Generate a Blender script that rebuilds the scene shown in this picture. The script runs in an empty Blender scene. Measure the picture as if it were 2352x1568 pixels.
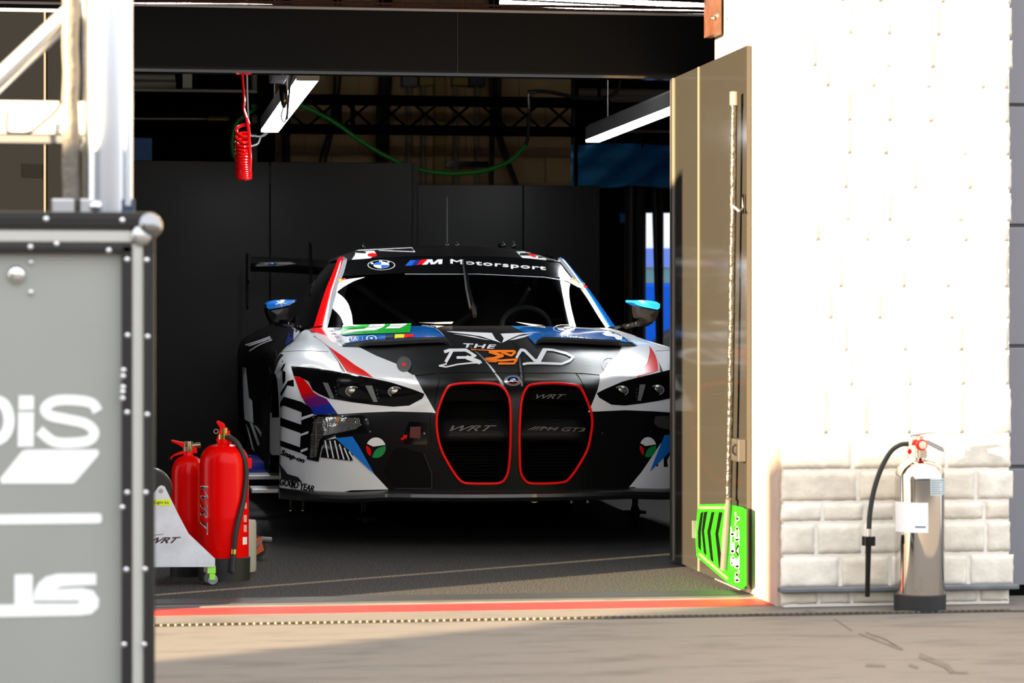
import bpy, bmesh, math, random
from mathutils import Vector, Matrix
from mathutils.bvhtree import BVHTree
from mathutils.geometry import tessellate_polygon
random.seed(7)
PI = math.pi
scene = bpy.context.scene
COL = scene.collection
# ------------------------------------------------------------------ camera
FPX = 5870.0; YAW = math.radians(8.5); CH = 1.03
SA, CA = math.sin(YAW), math.cos(YAW)
CAM = Vector((-1.6929, -11.2736, CH))
cam = bpy.data.cameras.new('camera'); camo = bpy.data.objects.new('camera', cam); COL.objects.link(camo)
camo.location = CAM; camo.rotation_euler = (PI/2, 0, -YAW)
cam.sensor_width = 36.0; cam.lens = 36.0*FPX/2352.0; cam.shift_y = -48.0/2352.0
cam.clip_start = 0.1; cam.clip_end = 300
cam.dof.use_dof = True; cam.dof.focus_distance = 11.7; cam.dof.aperture_fstop = 4.0
scene.camera = camo
# ------------------------------------------------------------------ sky, sun, exposure
vs = scene.view_settings; vs.view_transform = 'Standard'; vs.look = 'None'; vs.gamma = 1.0; vs.use_curve_mapping = False
vs.exposure = 0.0
w = bpy.data.worlds.new('sky'); scene.world = w; w.use_nodes = True
bg = w.node_tree.nodes['Background']; bg.inputs[0].default_value = (0.92, 0.95, 1.0, 1); bg.inputs[1].default_value = 2.6
SAZ, SEL = math.radians(59), math.radians(9.6)
sl = bpy.data.lights.new('sun_offscreen', 'SUN'); sl.energy = 44.0; sl.angle = math.radians(0.9); sl.color = (1.0, 0.76, 0.45)
so = bpy.data.objects.new('sun_offscreen', sl); COL.objects.link(so)
sd = Vector((math.sin(SAZ)*math.cos(SEL), math.cos(SAZ)*math.cos(SEL), -math.sin(SEL)))
so.rotation_euler = sd.to_track_quat('-Z', 'Y').to_euler(); so.location = (-12, -12, 6)

# ------------------------------------------------------------------ measuring helpers (photograph frame 2352x1568)
FW = Vector((SA, CA, 0)); RT = Vector((CA, -SA, 0))
def ray(px, py): return FW + RT*((px-1176.0)/FPX) + Vector((0, 0, (736.0-py)/FPX))
def pv(px, py, v):
    d = ray(px, py); return CAM + d*((v-CAM.y)/d.y)
def pu(px, py, u):
    d = ray(px, py); return CAM + d*((u-CAM.x)/d.x)
def pw(px, py, z):
    d = ray(px, py); return CAM + d*((z-CAM.z)/d.z)
def proj(p):
    q = Vector(p)-CAM; Y = q.dot(FW); return (1176.0+FPX*q.dot(RT)/Y, 736.0-FPX*q.z/Y)
def crop(x0, y0, s): return lambda pts: [(x0+x*s, y0+y*s) for x, y in pts]
cA = crop(540, 540, .22318); cB = crop(1020, 540, .22959); cC = crop(540, 840, .24231); cD = crop(980, 840, .24660)
cE = crop(300, 0, .28912); cF = crop(900, 0, .36565); cG = crop(0, 0, .35714); cH = crop(0, 440, .35714); cI = crop(0, 880, .43860)
cJ = crop(330, 940, .26786); cK = crop(1520, 80, .43353); cL = crop(1520, 740, .43353); cM = crop(1780, 960, .30605)
cN = crop(340, 1220, .45068); cO = crop(1360, 420, .25510); cP = crop(540, 760, .29358); cV = crop(980, 730, .17857)

# ------------------------------------------------------------------ materials
MATS = {}
def mat(name, col, rough=.5, metal=0., spec=.5, coat=0., var=0., vscale=8., bump=0., bscale=60., emit=0., alpha=None, rvar=0.):
    if name in MATS: return MATS[name]
    m = bpy.data.materials.new(name); m.use_nodes = True; nt = m.node_tree; b = nt.nodes['Principled BSDF']
    c = (*col, 1); b.inputs['Base Color'].default_value = c; b.inputs['Roughness'].default_value = rough
    b.inputs['Metallic'].default_value = metal; b.inputs['Specular IOR Level'].default_value = spec
    b.inputs['Coat Weight'].default_value = coat; b.inputs['Coat Roughness'].default_value = .04
    tc = nt.nodes.new('ShaderNodeTexCoord')
    if var > 0 or rvar > 0:
        n = nt.nodes.new('ShaderNodeTexNoise'); n.inputs['Scale'].default_value = vscale; n.inputs['Detail'].default_value = 6
        nt.links.new(tc.outputs['Object'], n.inputs['Vector'])
        if var > 0:
            mr = nt.nodes.new('ShaderNodeMapRange'); mr.inputs[1].default_value = .3; mr.inputs[2].default_value = .7
            mr.inputs[3].default_value = 1-var; mr.inputs[4].default_value = 1+var
            nt.links.new(n.outputs['Fac'], mr.inputs[0])
            mx = nt.nodes.new('ShaderNodeMix'); mx.data_type = 'RGBA'; mx.blend_type = 'MULTIPLY'; mx.inputs[0].default_value = 1
            mx.inputs[6].default_value = c; nt.links.new(mr.outputs[0], mx.inputs[7]); nt.links.new(mx.outputs[2], b.inputs['Base Color'])
        if rvar > 0:
            m2 = nt.nodes.new('ShaderNodeMapRange'); m2.inputs[1].default_value = .3; m2.inputs[2].default_value = .7
            m2.inputs[3].default_value = max(.02, rough-rvar); m2.inputs[4].default_value = rough+rvar
            nt.links.new(n.outputs['Fac'], m2.inputs[0]); nt.links.new(m2.outputs[0], b.inputs['Roughness'])
    if bump > 0:
        n2 = nt.nodes.new('ShaderNodeTexNoise'); n2.inputs['Scale'].default_value = bscale; n2.inputs['Detail'].default_value = 5
        nt.links.new(tc.outputs['Object'], n2.inputs['Vector'])
        bp = nt.nodes.new('ShaderNodeBump'); bp.inputs['Strength'].default_value = bump; bp.inputs['Distance'].default_value = .01
        nt.links.new(n2.outputs['Fac'], bp.inputs['Height']); nt.links.new(bp.outputs[0], b.inputs['Normal'])
    if emit > 0:
        b.inputs['Emission Color'].default_value = c; b.inputs['Emission Strength'].default_value = emit
    MATS[name] = m; return m
def glassmat(name, tint, opac, rough=.02):
    if name in MATS: return MATS[name]
    m = bpy.data.materials.new(name); m.use_nodes = True; nt = m.node_tree; nt.nodes.clear()
    out = nt.nodes.new('ShaderNodeOutputMaterial'); tr = nt.nodes.new('ShaderNodeBsdfTransparent'); tr.inputs[0].default_value = (*tint, 1)
    gl = nt.nodes.new('ShaderNodeBsdfGlossy'); gl.inputs['Roughness'].default_value = rough; gl.inputs[0].default_value = (1, 1, 1, 1)
    fr = nt.nodes.new('ShaderNodeFresnel'); fr.inputs[0].default_value = opac; mx = nt.nodes.new('ShaderNodeMixShader')
    nt.links.new(fr.outputs[0], mx.inputs[0]); nt.links.new(tr.outputs[0], mx.inputs[1]); nt.links.new(gl.outputs[0], mx.inputs[2])
    nt.links.new(mx.outputs[0], out.inputs[0]); MATS[name] = m; return m
def concrete(name, base, dark, sc=1.0, bump=.25):
    if name in MATS: return MATS[name]
    m = bpy.data.materials.new(name); m.use_nodes = True; nt = m.node_tree; b = nt.nodes['Principled BSDF']; b.inputs['Roughness'].default_value = .75
    tc = nt.nodes.new('ShaderNodeTexCoord'); mp = nt.nodes.new('ShaderNodeMapping'); mp.inputs['Scale'].default_value = (sc*1.2, sc*3.4, sc)
    nt.links.new(tc.outputs['Object'], mp.inputs[0])
    n = nt.nodes.new('ShaderNodeTexNoise'); n.inputs['Scale'].default_value = 2.2; n.inputs['Detail'].default_value = 9; n.inputs['Roughness'].default_value = .62
    nt.links.new(mp.outputs[0], n.inputs[0])
    r = nt.nodes.new('ShaderNodeValToRGB'); r.color_ramp.elements[0].position = .27; r.color_ramp.elements[0].color = (*dark, 1)
    r.color_ramp.elements[1].position = .50; r.color_ramp.elements[1].color = (*base, 1); nt.links.new(n.outputs['Fac'], r.inputs[0])
    n2 = nt.nodes.new('ShaderNodeTexNoise'); n2.inputs['Scale'].default_value = 120; n2.inputs['Detail'].default_value = 4; nt.links.new(tc.outputs['Object'], n2.inputs[0])
    bp = nt.nodes.new('ShaderNodeBump'); bp.inputs['Strength'].default_value = bump; bp.inputs['Distance'].default_value = .004
    nt.links.new(n2.outputs['Fac'], bp.inputs['Height']); nt.links.new(bp.outputs[0], b.inputs['Normal']); nt.links.new(r.outputs[0], b.inputs['Base Color'])
    MATS[name] = m; return m
def carpetmat():
    m = bpy.data.materials.new('carpet'); m.use_nodes = True; nt = m.node_tree; b = nt.nodes['Principled BSDF']; b.inputs['Roughness'].default_value = .95
    b.inputs['Specular IOR Level'].default_value = .15
    tc = nt.nodes.new('ShaderNodeTexCoord'); n = nt.nodes.new('ShaderNodeTexNoise'); n.inputs['Scale'].default_value = 150; n.inputs['Detail'].default_value = 3
    nt.links.new(tc.outputs['Object'], n.inputs[0]); r = nt.nodes.new('ShaderNodeValToRGB')
    r.color_ramp.elements[0].position = .42; r.color_ramp.elements[0].color = (.012, .012, .013, 1)
    r.color_ramp.elements[1].position = .68; r.color_ramp.elements[1].color = (.14, .135, .13, 1)
    nt.links.new(n.outputs['Fac'], r.inputs[0]); nt.links.new(r.outputs[0], b.inputs['Base Color'])
    bp = nt.nodes.new('ShaderNodeBump'); bp.inputs['Strength'].default_value = .8; bp.inputs['Distance'].default_value = .006
    nt.links.new(n.outputs['Fac'], bp.inputs['Height']); nt.links.new(bp.outputs[0], b.inputs['Normal']); return m

satin = mat('satin_black', (.005, .005, .0055), .33, spec=.20, rvar=.04, vscale=3)
gblack = mat('gloss_black', (.004, .004, .0045), .10, spec=.3, coat=.15)
dblack = mat('deep_black', (.002, .002, .002), .8, spec=.05)
carbon = mat('carbon', (.014, .014, .015), .22, coat=.6, bump=.25, bscale=420)
white = mat('paint_white', (.80, .82, .84), .22, coat=.5)
swhite = mat('sticker_white', (.82, .83, .84), .30)
red = mat('paint_red', (.78, .004, .005), .18, spec=.3, coat=.25)
sred = mat('sticker_red', (.82, .004, .004), .35, spec=.15)
blue = mat('paint_blue', (.012, .20, .72), .15, coat=.6)
navy = mat('paint_navy', (.010, .030, .30), .18, coat=.5)
purple = mat('paint_purple', (.13, .012, .16), .16, coat=.5)
crimson = mat('paint_crimson', (.40, .008, .045), .16, coat=.5)
green = mat('sticker_green', (.01, .42, .03), .25)
dgreen = mat('leaf_green', (.01, .27, .07), .3)
yellow = mat('sticker_yellow', (.95, .80, .02), .3)
orange = mat('sticker_orange', (.95, .20, .003), .35, spec=.2)
chrome = mat('chrome', (.75, .75, .76), .12, metal=1)
steel = mat('steel', (.55, .55, .56), .3, metal=1)
gtrim = mat('grey_strip', (.30, .31, .32), .4)
rubber = mat('rubber', (.012, .012, .012), .55, bump=.1)
panelgrey = mat('garage_panel', (.028, .026, .023), .10, spec=.5, rvar=.03, vscale=2)
panelblack = mat('garage_panel_black', (.005, .005, .0055), .32, spec=.22, bump=.10, bscale=1.6)
fasciam = mat('fascia_black', (.004, .004, .0045), .6, spec=.12)
cream = mat('cream_block', (.60, .40, .20), .8, var=.10, vscale=3, bump=.3, bscale=60)


class MB:
    def __init__(s): s.v = []; s.f = []; s.m = []; s.smooth = False
    def add(s, vs_, fs, mi=0):
        o = len(s.v); s.v += [Vector(p) for p in vs_]; s.f += [tuple(i+o for i in f) for f in fs]; s.m += [mi]*len(fs); return s
    def box(s, a, b, mi=0):
        (x0, y0, z0), (x1, y1, z1) = a, b
        x0, x1 = min(x0, x1), max(x0, x1); y0, y1 = min(y0, y1), max(y0, y1); z0, z1 = min(z0, z1), max(z0, z1)
        return s.add([(x0, y0, z0), (x1, y0, z0), (x1, y1, z0), (x0, y1, z0), (x0, y0, z1), (x1, y0, z1), (x1, y1, z1), (x0, y1, z1)],
                     [(0, 3, 2, 1), (4, 5, 6, 7), (0, 1, 5, 4), (1, 2, 6, 5), (2, 3, 7, 6), (3, 0, 4, 7)], mi)
    def obox(s, c, ax, ay, az, mi=0):
        c, ax, ay, az = map(Vector, (c, ax, ay, az)); P = []
        for k in (-1, 1):
            for (i, j) in ((-1, -1), (1, -1), (1, 1), (-1, 1)): P.append(c+ax*i+ay*j+az*k)
        return s.add(P, [(0, 3, 2, 1), (4, 5, 6, 7), (0, 1, 5, 4), (1, 2, 6, 5), (2, 3, 7, 6), (3, 0, 4, 7)], mi)
    def tube(s, pts, r, n=10, closed=False, caps=True, mi=0):
        pts = [Vector(p) for p in pts]; N = len(pts); rs = r if isinstance(r, (list, tuple)) else [r]*N
        T = []
        for i in range(N):
            if closed: t = pts[(i+1) % N]-pts[i-1]
            else: t = pts[min(i+1, N-1)]-pts[max(i-1, 0)]
            T.append(t.normalized() if t.length > 1e-9 else Vector((0, 0, 1)))
        up = Vector((0, 0, 1)) if abs(T[0].z) < .9 else Vector((1, 0, 0))
        nrm = (up - T[0]*up.dot(T[0])).normalized(); V = []; 
        for i in range(N):
            nrm = (nrm - T[i]*nrm.dot(T[i]))
            nrm = nrm.normalized() if nrm.length > 1e-6 else T[i].orthogonal().normalized()
            b = T[i].cross(nrm)
            for k in range(n):
                a = 2*PI*k/n; V.append(pts[i]+(nrm*math.cos(a)+b*math.sin(a))*rs[i])
        Fs = []
        for i in range(N if closed else N-1):
            j = (i+1) % N
            for k in range(n): Fs.append((i*n+k, i*n+(k+1) % n, j*n+(k+1) % n, j*n+k))
        if caps and not closed:
            Fs.append(tuple(range(n-1, -1, -1))); Fs.append(tuple((N-1)*n+k for k in range(n)))
        s.smooth = True
        return s.add(V, Fs, mi)
    def cyl(s, a, b, r, n=16, r2=None, mi=0): return s.tube([a, b], [r, r if r2 is None else r2], n, mi=mi)
    def lathe(s, prof, c=(0, 0, 0), n=28, ax='z', mi=0):
        c = Vector(c); V = []; 
        for (r, z) in prof:
            for k in range(n):
                a = 2*PI*k/n
                if ax == 'z': V.append(c+Vector((r*math.cos(a), r*math.sin(a), z)))
                elif ax == 'y': V.append(c+Vector((r*math.cos(a), z, r*math.sin(a))))
                else: V.append(c+Vector((z, r*math.cos(a), r*math.sin(a))))
        Fs = []
        for i in range(len(prof)-1):
            for k in range(n): Fs.append((i*n+k, i*n+(k+1) % n, (i+1)*n+(k+1) % n, (i+1)*n+k))
        s.smooth = True
        return s.add(V, Fs, mi)
    def sphere(s, c, r, n=12, sc=(1, 1, 1), mi=0):
        pr = [(r*math.sin(PI*i/n), -r*math.cos(PI*i/n)) for i in range(n+1)]
        o = len(s.v); s.lathe(pr, (0, 0, 0), 2*n, mi=mi)
        for i in range(o, len(s.v)):
            p = s.v[i]; s.v[i] = Vector((p.x*sc[0]+c[0], p.y*sc[1]+c[1], p.z*sc[2]+c[2]))
        return s
    def prism(s, poly3, d, mi=0):          # a planar outline extruded along the vector d
        P = [Vector(p) for p in poly3]; d = Vector(d); n = len(P)
        tri = tessellate_polygon([P]); V = P+[p+d for p in P]
        Fs = [tuple(t) for t in tri]+[tuple(i+n for i in reversed(t)) for t in tri]
        Fs += [(i, (i+1) % n, (i+1) % n+n, i+n) for i in range(n)]
        return s.add(V, Fs, mi)
    def grid(s, rows, mi=0):               # rows of points
        R, Cn = len(rows), len(rows[0]); V = [p for r in rows for p in r]
        Fs = [(i*Cn+j, i*Cn+j+1, (i+1)*Cn+j+1, (i+1)*Cn+j) for i in range(R-1) for j in range(Cn-1)]
        s.smooth = True
        return s.add(V, Fs, mi)
BASE = {}
def props(o, label=None, cat=None, group=None, kind=None):
    if label: o['label'] = label
    if cat: o['category'] = cat
    if group: o['group'] = group
    if kind: o['kind'] = kind
    return o
def thing(name, loc, label, cat, group=None):
    o = bpy.data.objects.new(name, None); COL.objects.link(o); o.location = loc; o.empty_display_size = .05
    BASE[o] = Vector(loc); return props(o, label, cat, group)
def obj(name, mb, m, parent=None, label=None, cat=None, group=None, kind=None, smooth=None, bevel=0, recalc=True):
    base = BASE.get(parent, Vector((0, 0, 0))) if parent else Vector((0, 0, 0))
    me = bpy.data.meshes.new(name); me.from_pydata([p-base for p in mb.v], [], mb.f)
    ms = m if isinstance(m, (list, tuple)) else [m]
    for x in ms: me.materials.append(x)
    for p, mi in zip(me.polygons, mb.m): p.material_index = mi
    bm = bmesh.new(); bm.from_mesh(me)
    if recalc: bmesh.ops.recalc_face_normals(bm, faces=bm.faces)
    sm = mb.smooth if smooth is None else smooth
    for f in bm.faces: f.smooth = sm
    if sm:
        for e in bm.edges:
            if len(e.link_faces) == 2 and e.calc_face_angle(0) > .7: e.smooth = False
    bm.to_mesh(me); bm.free()
    o = bpy.data.objects.new(name, me); COL.objects.link(o)
    if parent:
        o.parent = parent; BASE[o] = base
    else: BASE[o] = Vector((0, 0, 0))
    if bevel > 0:
        b = o.modifiers.new('bevel', 'BEVEL'); b.width = bevel; b.segments = 2; b.limit_method = 'ANGLE'
    return props(o, label, cat, group, kind)
def box1(name, a, b, m, parent=None, bevel=0, **k): return obj(name, MB().box(a, b), m, parent, bevel=bevel, **k)
def fillet(pts, r=.3, n=5, closed=False):   # rounded polyline by quadratic corners
    P = [Vector(p) for p in pts]; out = []; N = len(P)
    for i in range(N):
        if not closed and i in (0, N-1): out.append(P[i]); continue
        a, b, c = P[i-1], P[i], P[(i+1) % N]; p0 = b.lerp(a, r); p1 = b.lerp(c, r)
        for k in range(n+1):
            t = k/n; out.append(p0*(1-t)**2+b*2*t*(1-t)+p1*t*t)
    return out
def crom(P, t):                              # Catmull-Rom through points, t in index units
    n = len(P); i = min(int(t), n-2); u = t-i
    p1, p2 = P[i], P[i+1]; p0 = P[i-1] if i > 0 else p1*2-p2; p3 = P[i+2] if i+2 < n else p2*2-p1
    return .5*((2*p1)+(p2-p0)*u+(2*p0-5*p1+4*p2-p3)*u*u+(3*p1-p0-3*p2+p3)*u*u*u)
def smooth_path(pts, n=8):
    P = [Vector(p) for p in pts]; return [crom(P, k/n) for k in range((len(P)-1)*n+1)]
def inpoly(x, y, poly):
    c = False; n = len(poly); j = n-1
    for i in range(n):
        xi, yi = poly[i]; xj, yj = poly[j]
        if (yi > y) != (yj > y) and x < (xj-xi)*(y-yi)/(yj-yi)+xi: c = not c
        j = i
    return c
# flat shapes in photograph pixels -> triangles, cut fine so they can follow a curved surface
def cut2d(polys, step, stepy=None):
    bm = bmesh.new()
    for pl in polys:
        P = [Vector((x, y, 0)) for x, y in pl]
        vs_ = [bm.verts.new(p) for p in P]
        for t in tessellate_polygon([P]):
            try: bm.faces.new([vs_[i] for i in t])
            except ValueError: pass
    xs = [v.co.x for v in bm.verts]; ys = [v.co.y for v in bm.verts]
    if step:
        for ax, lo, hi, step in ((0, min(xs), max(xs), step), (1, min(ys), max(ys), stepy or step)):
            k = math.floor(lo/step)*step+step
            while k < hi:
                co = Vector((k, 0, 0)) if ax == 0 else Vector((0, k, 0)); no = Vector((1, 0, 0)) if ax == 0 else Vector((0, 1, 0))
                bmesh.ops.bisect_plane(bm, geom=bm.verts[:]+bm.edges[:]+bm.faces[:], plane_co=co, plane_no=no, dist=1e-4); k += step
    bm.verts.index_update(); V = [(v.co.x, v.co.y) for v in bm.verts]; Fs = [[v.index for v in f.verts] for f in bm.faces]; bm.free(); return V, Fs
def stroke(pts, wd):                         # thick polyline as polygons with round joints
    out = []
    for i in range(len(pts)-1):
        (x0, y0), (x1, y1) = pts[i], pts[i+1]; L = math.hypot(x1-x0, y1-y0) or 1; nx, ny = -(y1-y0)/L*wd/2, (x1-x0)/L*wd/2
        out.append([(x0+nx, y0+ny), (x1+nx, y1+ny), (x1-nx, y1-ny), (x0-nx, y0-ny)])
    for (x, y) in pts[1:-1]: out.append([(x+wd/2*math.cos(k*PI/4), y+wd/2*math.sin(k*PI/4)) for k in range(8)])
    return out
def outline(pts, wd):                        # one closed outline around a smooth line
    L = []; R = []
    for i, (x, y) in enumerate(pts):
        x0, y0 = pts[max(0, i-1)]; x1, y1 = pts[min(len(pts)-1, i+1)]; d = math.hypot(x1-x0, y1-y0) or 1
        nx, ny = -(y1-y0)/d*wd/2, (x1-x0)/d*wd/2; L.append((x+nx, y+ny)); R.append((x-nx, y-ny))
    return [[L[i], L[i+1], R[i+1], R[i]] for i in range(len(pts)-1)]
def ell(cx, cy, rx, ry, n=28, a0=0, a1=2*PI): return [(cx+rx*math.cos(a0+(a1-a0)*k/n), cy+ry*math.sin(a0+(a1-a0)*k/n)) for k in range(n if a1-a0 > 6.28 else n+1)]
def ringpoly(cx, cy, rx, ry, t, n=32):
    out = []
    for k in range(n):
        a, b = 2*PI*k/n, 2*PI*(k+1)/n
        out.append([(cx+rx*math.cos(a), cy+ry*math.sin(a)), (cx+rx*math.cos(b), cy+ry*math.sin(b)), (cx+(rx-t)*math.cos(b), cy+(ry-t*ry/rx)*math.sin(b)), (cx+(rx-t)*math.cos(a), cy+(ry-t*ry/rx)*math.sin(a))])
    return out
_txt = {}
def textmesh(s, bold=0., shear=0., space=1.0):
    key = (s, bold, shear, space)
    if key in _txt: return _txt[key]
    cu = bpy.data.curves.new('t', 'FONT'); cu.body = s; cu.offset = bold; cu.shear = shear; cu.resolution_u = 3; cu.space_character = space
    o = bpy.data.objects.new('t', cu); COL.objects.link(o)
    dg = bpy.context.evaluated_depsgraph_get(); me = o.evaluated_get(dg).to_mesh()
    V = [(v.co.x, v.co.y) for v in me.vertices]; Fs = [tuple(p.vertices) for p in me.polygons]
    o.evaluated_get(dg).to_mesh_clear(); bpy.data.objects.remove(o); bpy.data.curves.remove(cu)
    x0, x1 = min(v[0] for v in V), max(v[0] for v in V); y0, y1 = min(v[1] for v in V), max(v[1] for v in V)
    V = [((x-x0)/(x1-x0), (y-y0)/(y1-y0)) for x, y in V]; _txt[key] = (V, Fs); return V, Fs
def textpolys(s, quad, bold=.02, shear=0., space=1.0):     # quad TL,TR,BR,BL in pixels
    V, Fs = textmesh(s, bold, shear, space); tl, tr, br, bl = quad; Q = []
    for (x, y) in V:
        t = (tl[0]+(tr[0]-tl[0])*x, tl[1]+(tr[1]-tl[1])*x); b = (bl[0]+(br[0]-bl[0])*x, bl[1]+(br[1]-bl[1])*x)
        Q.append((b[0]+(t[0]-b[0])*y, b[1]+(t[1]-b[1])*y))
    return [[Q[i] for i in f] for f in Fs]
def textbold(s, quad, shear=0., space=1.0, dx=.5, dy=.3):
    out = []
    for (a, b) in ((0, 0), (dx, 0), (-dx, 0), (0, dy), (0, -dy)): out += textpolys(s, [(x+a, y+b) for x, y in quad], 0., shear, space)
    return out
def planar(name, polys, fn, m, parent, th=None, **k):       # flat print on a flat surface, fn: pixel -> point
    mb = MB()
    for i, pl in enumerate(polys):
        P = [fn(x, y) for x, y in pl]
        tow = (CAM-P[0]).normalized()*(.00025*i if len(polys) < 12 else 0); P = [p+tow for p in P]
        if th: mb.prism(P, th)
        else:
            tri = tessellate_polygon([P]); mb.add(P, [tuple(t) for t in tri])
    return obj(name, mb, m, parent, recalc=bool(th), **k)

# ================================================================== THE SETTING
def struct(name, mb, m, parent=None, **k): return obj(name, mb, m, parent, kind=None if parent else 'structure', **k)
conc = concrete('apron_concrete', (.170, .149, .131), (.088, .078, .068))
carpet = carpetmat()
OUL = -1.76          # left edge of the doorway
PUR = .612           # right jamb plane
# ground outside
struct('ground', MB().box((-30, -30, -.30), (30, -1.93, 0)), conc)
struct('floor', MB().box((-3.6, -1.93, -.30), (4.2, 9.0, 0)), carpet)
struct('ground_back', MB().box((-30, 9.0, -.30), (30, 40, 0)), conc)
# threshold pieces
th = struct('trim_1', MB().box((-3.6, -1.965, 0), (PUR, -1.80, .008)), rubber, bevel=.003); 
struct('trim_2', MB().box((-6, -2.275, 0), (PUR+.02, -2.065, .002)), mat('red_line_paint', (.48, .018, .010), .6, var=.25, vscale=5))
struct('trim_3', MB().box((-6, -2.03, 0), (PUR, -1.965, .004)), mat('threshold_steel', (.10, .095, .09), .55, var=.2))
# joint along the apron: recessed dark seam with twisted rope seal
j = MB().box((-7, -2.60, 0), (7, -2.555, .0012))
struct('trim_4', j, mat('joint_dark', (.03, .027, .024), .9))
rp = MB()
for k in range(150):
    u0 = -2.2+k*.024
    rp.obox((u0, -2.577, .004), (.014, .010, 0), (-.0035, .005, 0), (0, 0, .004))
struct('trim_5', rp, mat('joint_rope', (.11, .09, .065), .85, var=.3))
# scuffs and tyre marks on the apron
sc = MB()
for pts, wd in (([(1505, 433), (1720, 515)], 10), ([(1540, 428), (1640, 462), (1730, 515)], 7), ([(1815, 545), (1960, 605), (1985, 633)], 26), ([(1980, 633), (2065, 636)], 9), ([(1540, 595), (1640, 598)], 16), ([(1760, 595), (1810, 610)], 14),
                ([(1380, 360), (1470, 420)], 5), ([(1228, 316), (1285, 326)], 7)):
    for i_, pl in enumerate(stroke(crop(1300, 1260, .44728)(pts), wd*.44)):
        P = [pw(x, y, .0012+.0006*i_) for x, y in pl]; sc.add(P, [tuple(range(len(P)))])
obj('tyre_marks', sc, mat('tyre_mark', (.12, .105, .085), .8, var=.3, vscale=20), label='dark rubber scuff marks on the concrete apron', cat='scuff marks', kind='stuff')
# right stone pillar
WV = -2.33
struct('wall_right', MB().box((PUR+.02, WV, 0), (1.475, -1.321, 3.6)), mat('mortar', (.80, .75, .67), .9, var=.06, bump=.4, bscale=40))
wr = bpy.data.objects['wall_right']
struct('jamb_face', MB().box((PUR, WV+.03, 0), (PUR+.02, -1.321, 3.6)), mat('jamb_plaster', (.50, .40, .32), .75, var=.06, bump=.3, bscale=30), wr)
stone_m = [mat('limestone_%d' % i, c, .85, var=.14, vscale=14, bump=.45, bscale=28) for i, c in enumerate([(.74, .67, .56), (.71, .63, .51), (.78, .72, .62), (.73, .67, .57)])]
ys = [1390, 1352, 1275, 1199, 1153, 1080, 1001, 890, 810, 737, 664, 557, 511, 436, 358, 282, 203, 157, 82, 6, -70]
zs = [pv(1900, y, WV).z for y in ys]; zs[0] = .004
def stone(u0, u1, z0, z1, m):
    bm = bmesh.new(); nx, nz = max(4, int((u1-u0)/.016)), max(4, int((z1-z0)/.014)); D = random.uniform(.003, .006); V = []
    for i in range(nz+1):
        for k in range(nx+1):
            x, z = k/nx, i/nz; e = min(x*(u1-u0), (1-x)*(u1-u0), z*(z1-z0), (1-z)*(z1-z0)); q = min(1, e/.004)
            jx = random.uniform(-.004, .004) if 0 < k < nx or True else 0
            V.append(bm.verts.new((u0+(u1-u0)*x+jx*.5, WV-.002-D*math.sqrt(q)*random.uniform(.75, 1.2), z0+(z1-z0)*z+random.uniform(-.0016, .0016))))
    for i in range(nz):
        for k in range(nx):
            o = i*(nx+1)+k; f = bm.faces.new((V[o], V[o+1], V[o+nx+2], V[o+nx+1])); f.smooth = True
    # sides back into the mortar
    ring = [i for i in range(nx+1)]+[i*(nx+1)+nx for i in range(1, nz+1)]+[nz*(nx+1)+i for i in range(nx-1, -1, -1)]+[i*(nx+1) for i in range(nz-1, 0, -1)]
    bk = [bm.verts.new((V[i].co.x, WV+.01, V[i].co.z)) for i in ring]
    for a in range(len(ring)):
        b = (a+1) % len(ring); bm.faces.new((V[ring[b]], V[ring[a]], bk[a], bk[b]))
    bmesh.ops.recalc_face_normals(bm, faces=bm.faces)
    me = bpy.data.meshes.new('stone'); bm.to_mesh(me); bm.free(); me.materials.append(m)
    o = bpy.data.objects.new('stone', me); COL.objects.link(o); o.parent = wr; return o
for r in range(len(zs)-1):
    z0, z1 = zs[r]+.007, zs[r+1]-.007; u = PUR+.004; tall = z1-z0
    cuts = [u]; 
    while u < 1.475:
        u += random.uniform(.13, .30) if tall > .08 else random.uniform(.10, .24)
        cuts.append(u)
    cuts[-1] = 1.478+random.uniform(0, .02)
    if cuts[-1]-cuts[-2] < .07: cuts.pop(-2)
    for a, b in zip(cuts, cuts[1:]): stone(a+.007, b-.007, z0, z1, random.choice(stone_m))
box1('conduit_ledge', (PUR-.005, WV-.045, .055), (1.50, WV, .073), mat('conduit_grey', (.13, .14, .155), .5, var=.2, vscale=10), wr, bevel=.005)
# neighbouring door to the right of the pillar
nd = struct('door_2', MB().box((1.47, -2.05, .03), (4.5, -1.98, 3.6)), mat('door_grey', (.20, .20, .225), .5))
for i in range(8):
    z0 = .03+i*.452; box1('door_panel', (1.46, -2.075, z0+.006), (4.5, -2.04, z0+.446), MATS['door_grey'], nd, bevel=.004)
box1('door_seal', (1.46, -2.08, .0), (4.5, -2.0, .04), dblack, nd)
# building mass over the doors (its shade keeps the back yard out of the sun)
struct('wall_front_upper', MB().box((-9, WV+.02, 2.62), (PUR-.002, WV+.22, 5.6)).box((-9, WV+.22, 3.6), (9, 1.0, 5.6)).box((PUR, WV+.02, 3.602), (9, WV+.22, 5.6)), mat('building_stone', (.3, .28, .25), .85, var=.1))
# fascia board over the doorway
fas = struct('wall_front', MB().box((-5.0, -.60, 2.066), (.80, -.54, 2.333)), fasciam)
box1('fascia_edge', (-5.0, -.612, 2.058), (.62, -.535, 2.070), gblack, fas)
box1('fascia_cap', (-5.0, -.612, 2.328), (.80, -.535, 2.338), gtrim, fas)
mat('seam_grey', (.06, .06, .06), .5)
for u in (-.33, -2.2): box1('panel_seam', (u, -.602, 2.07), (u+.0012, -.598, 2.33), MATS['seam_grey'], fas)
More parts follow.
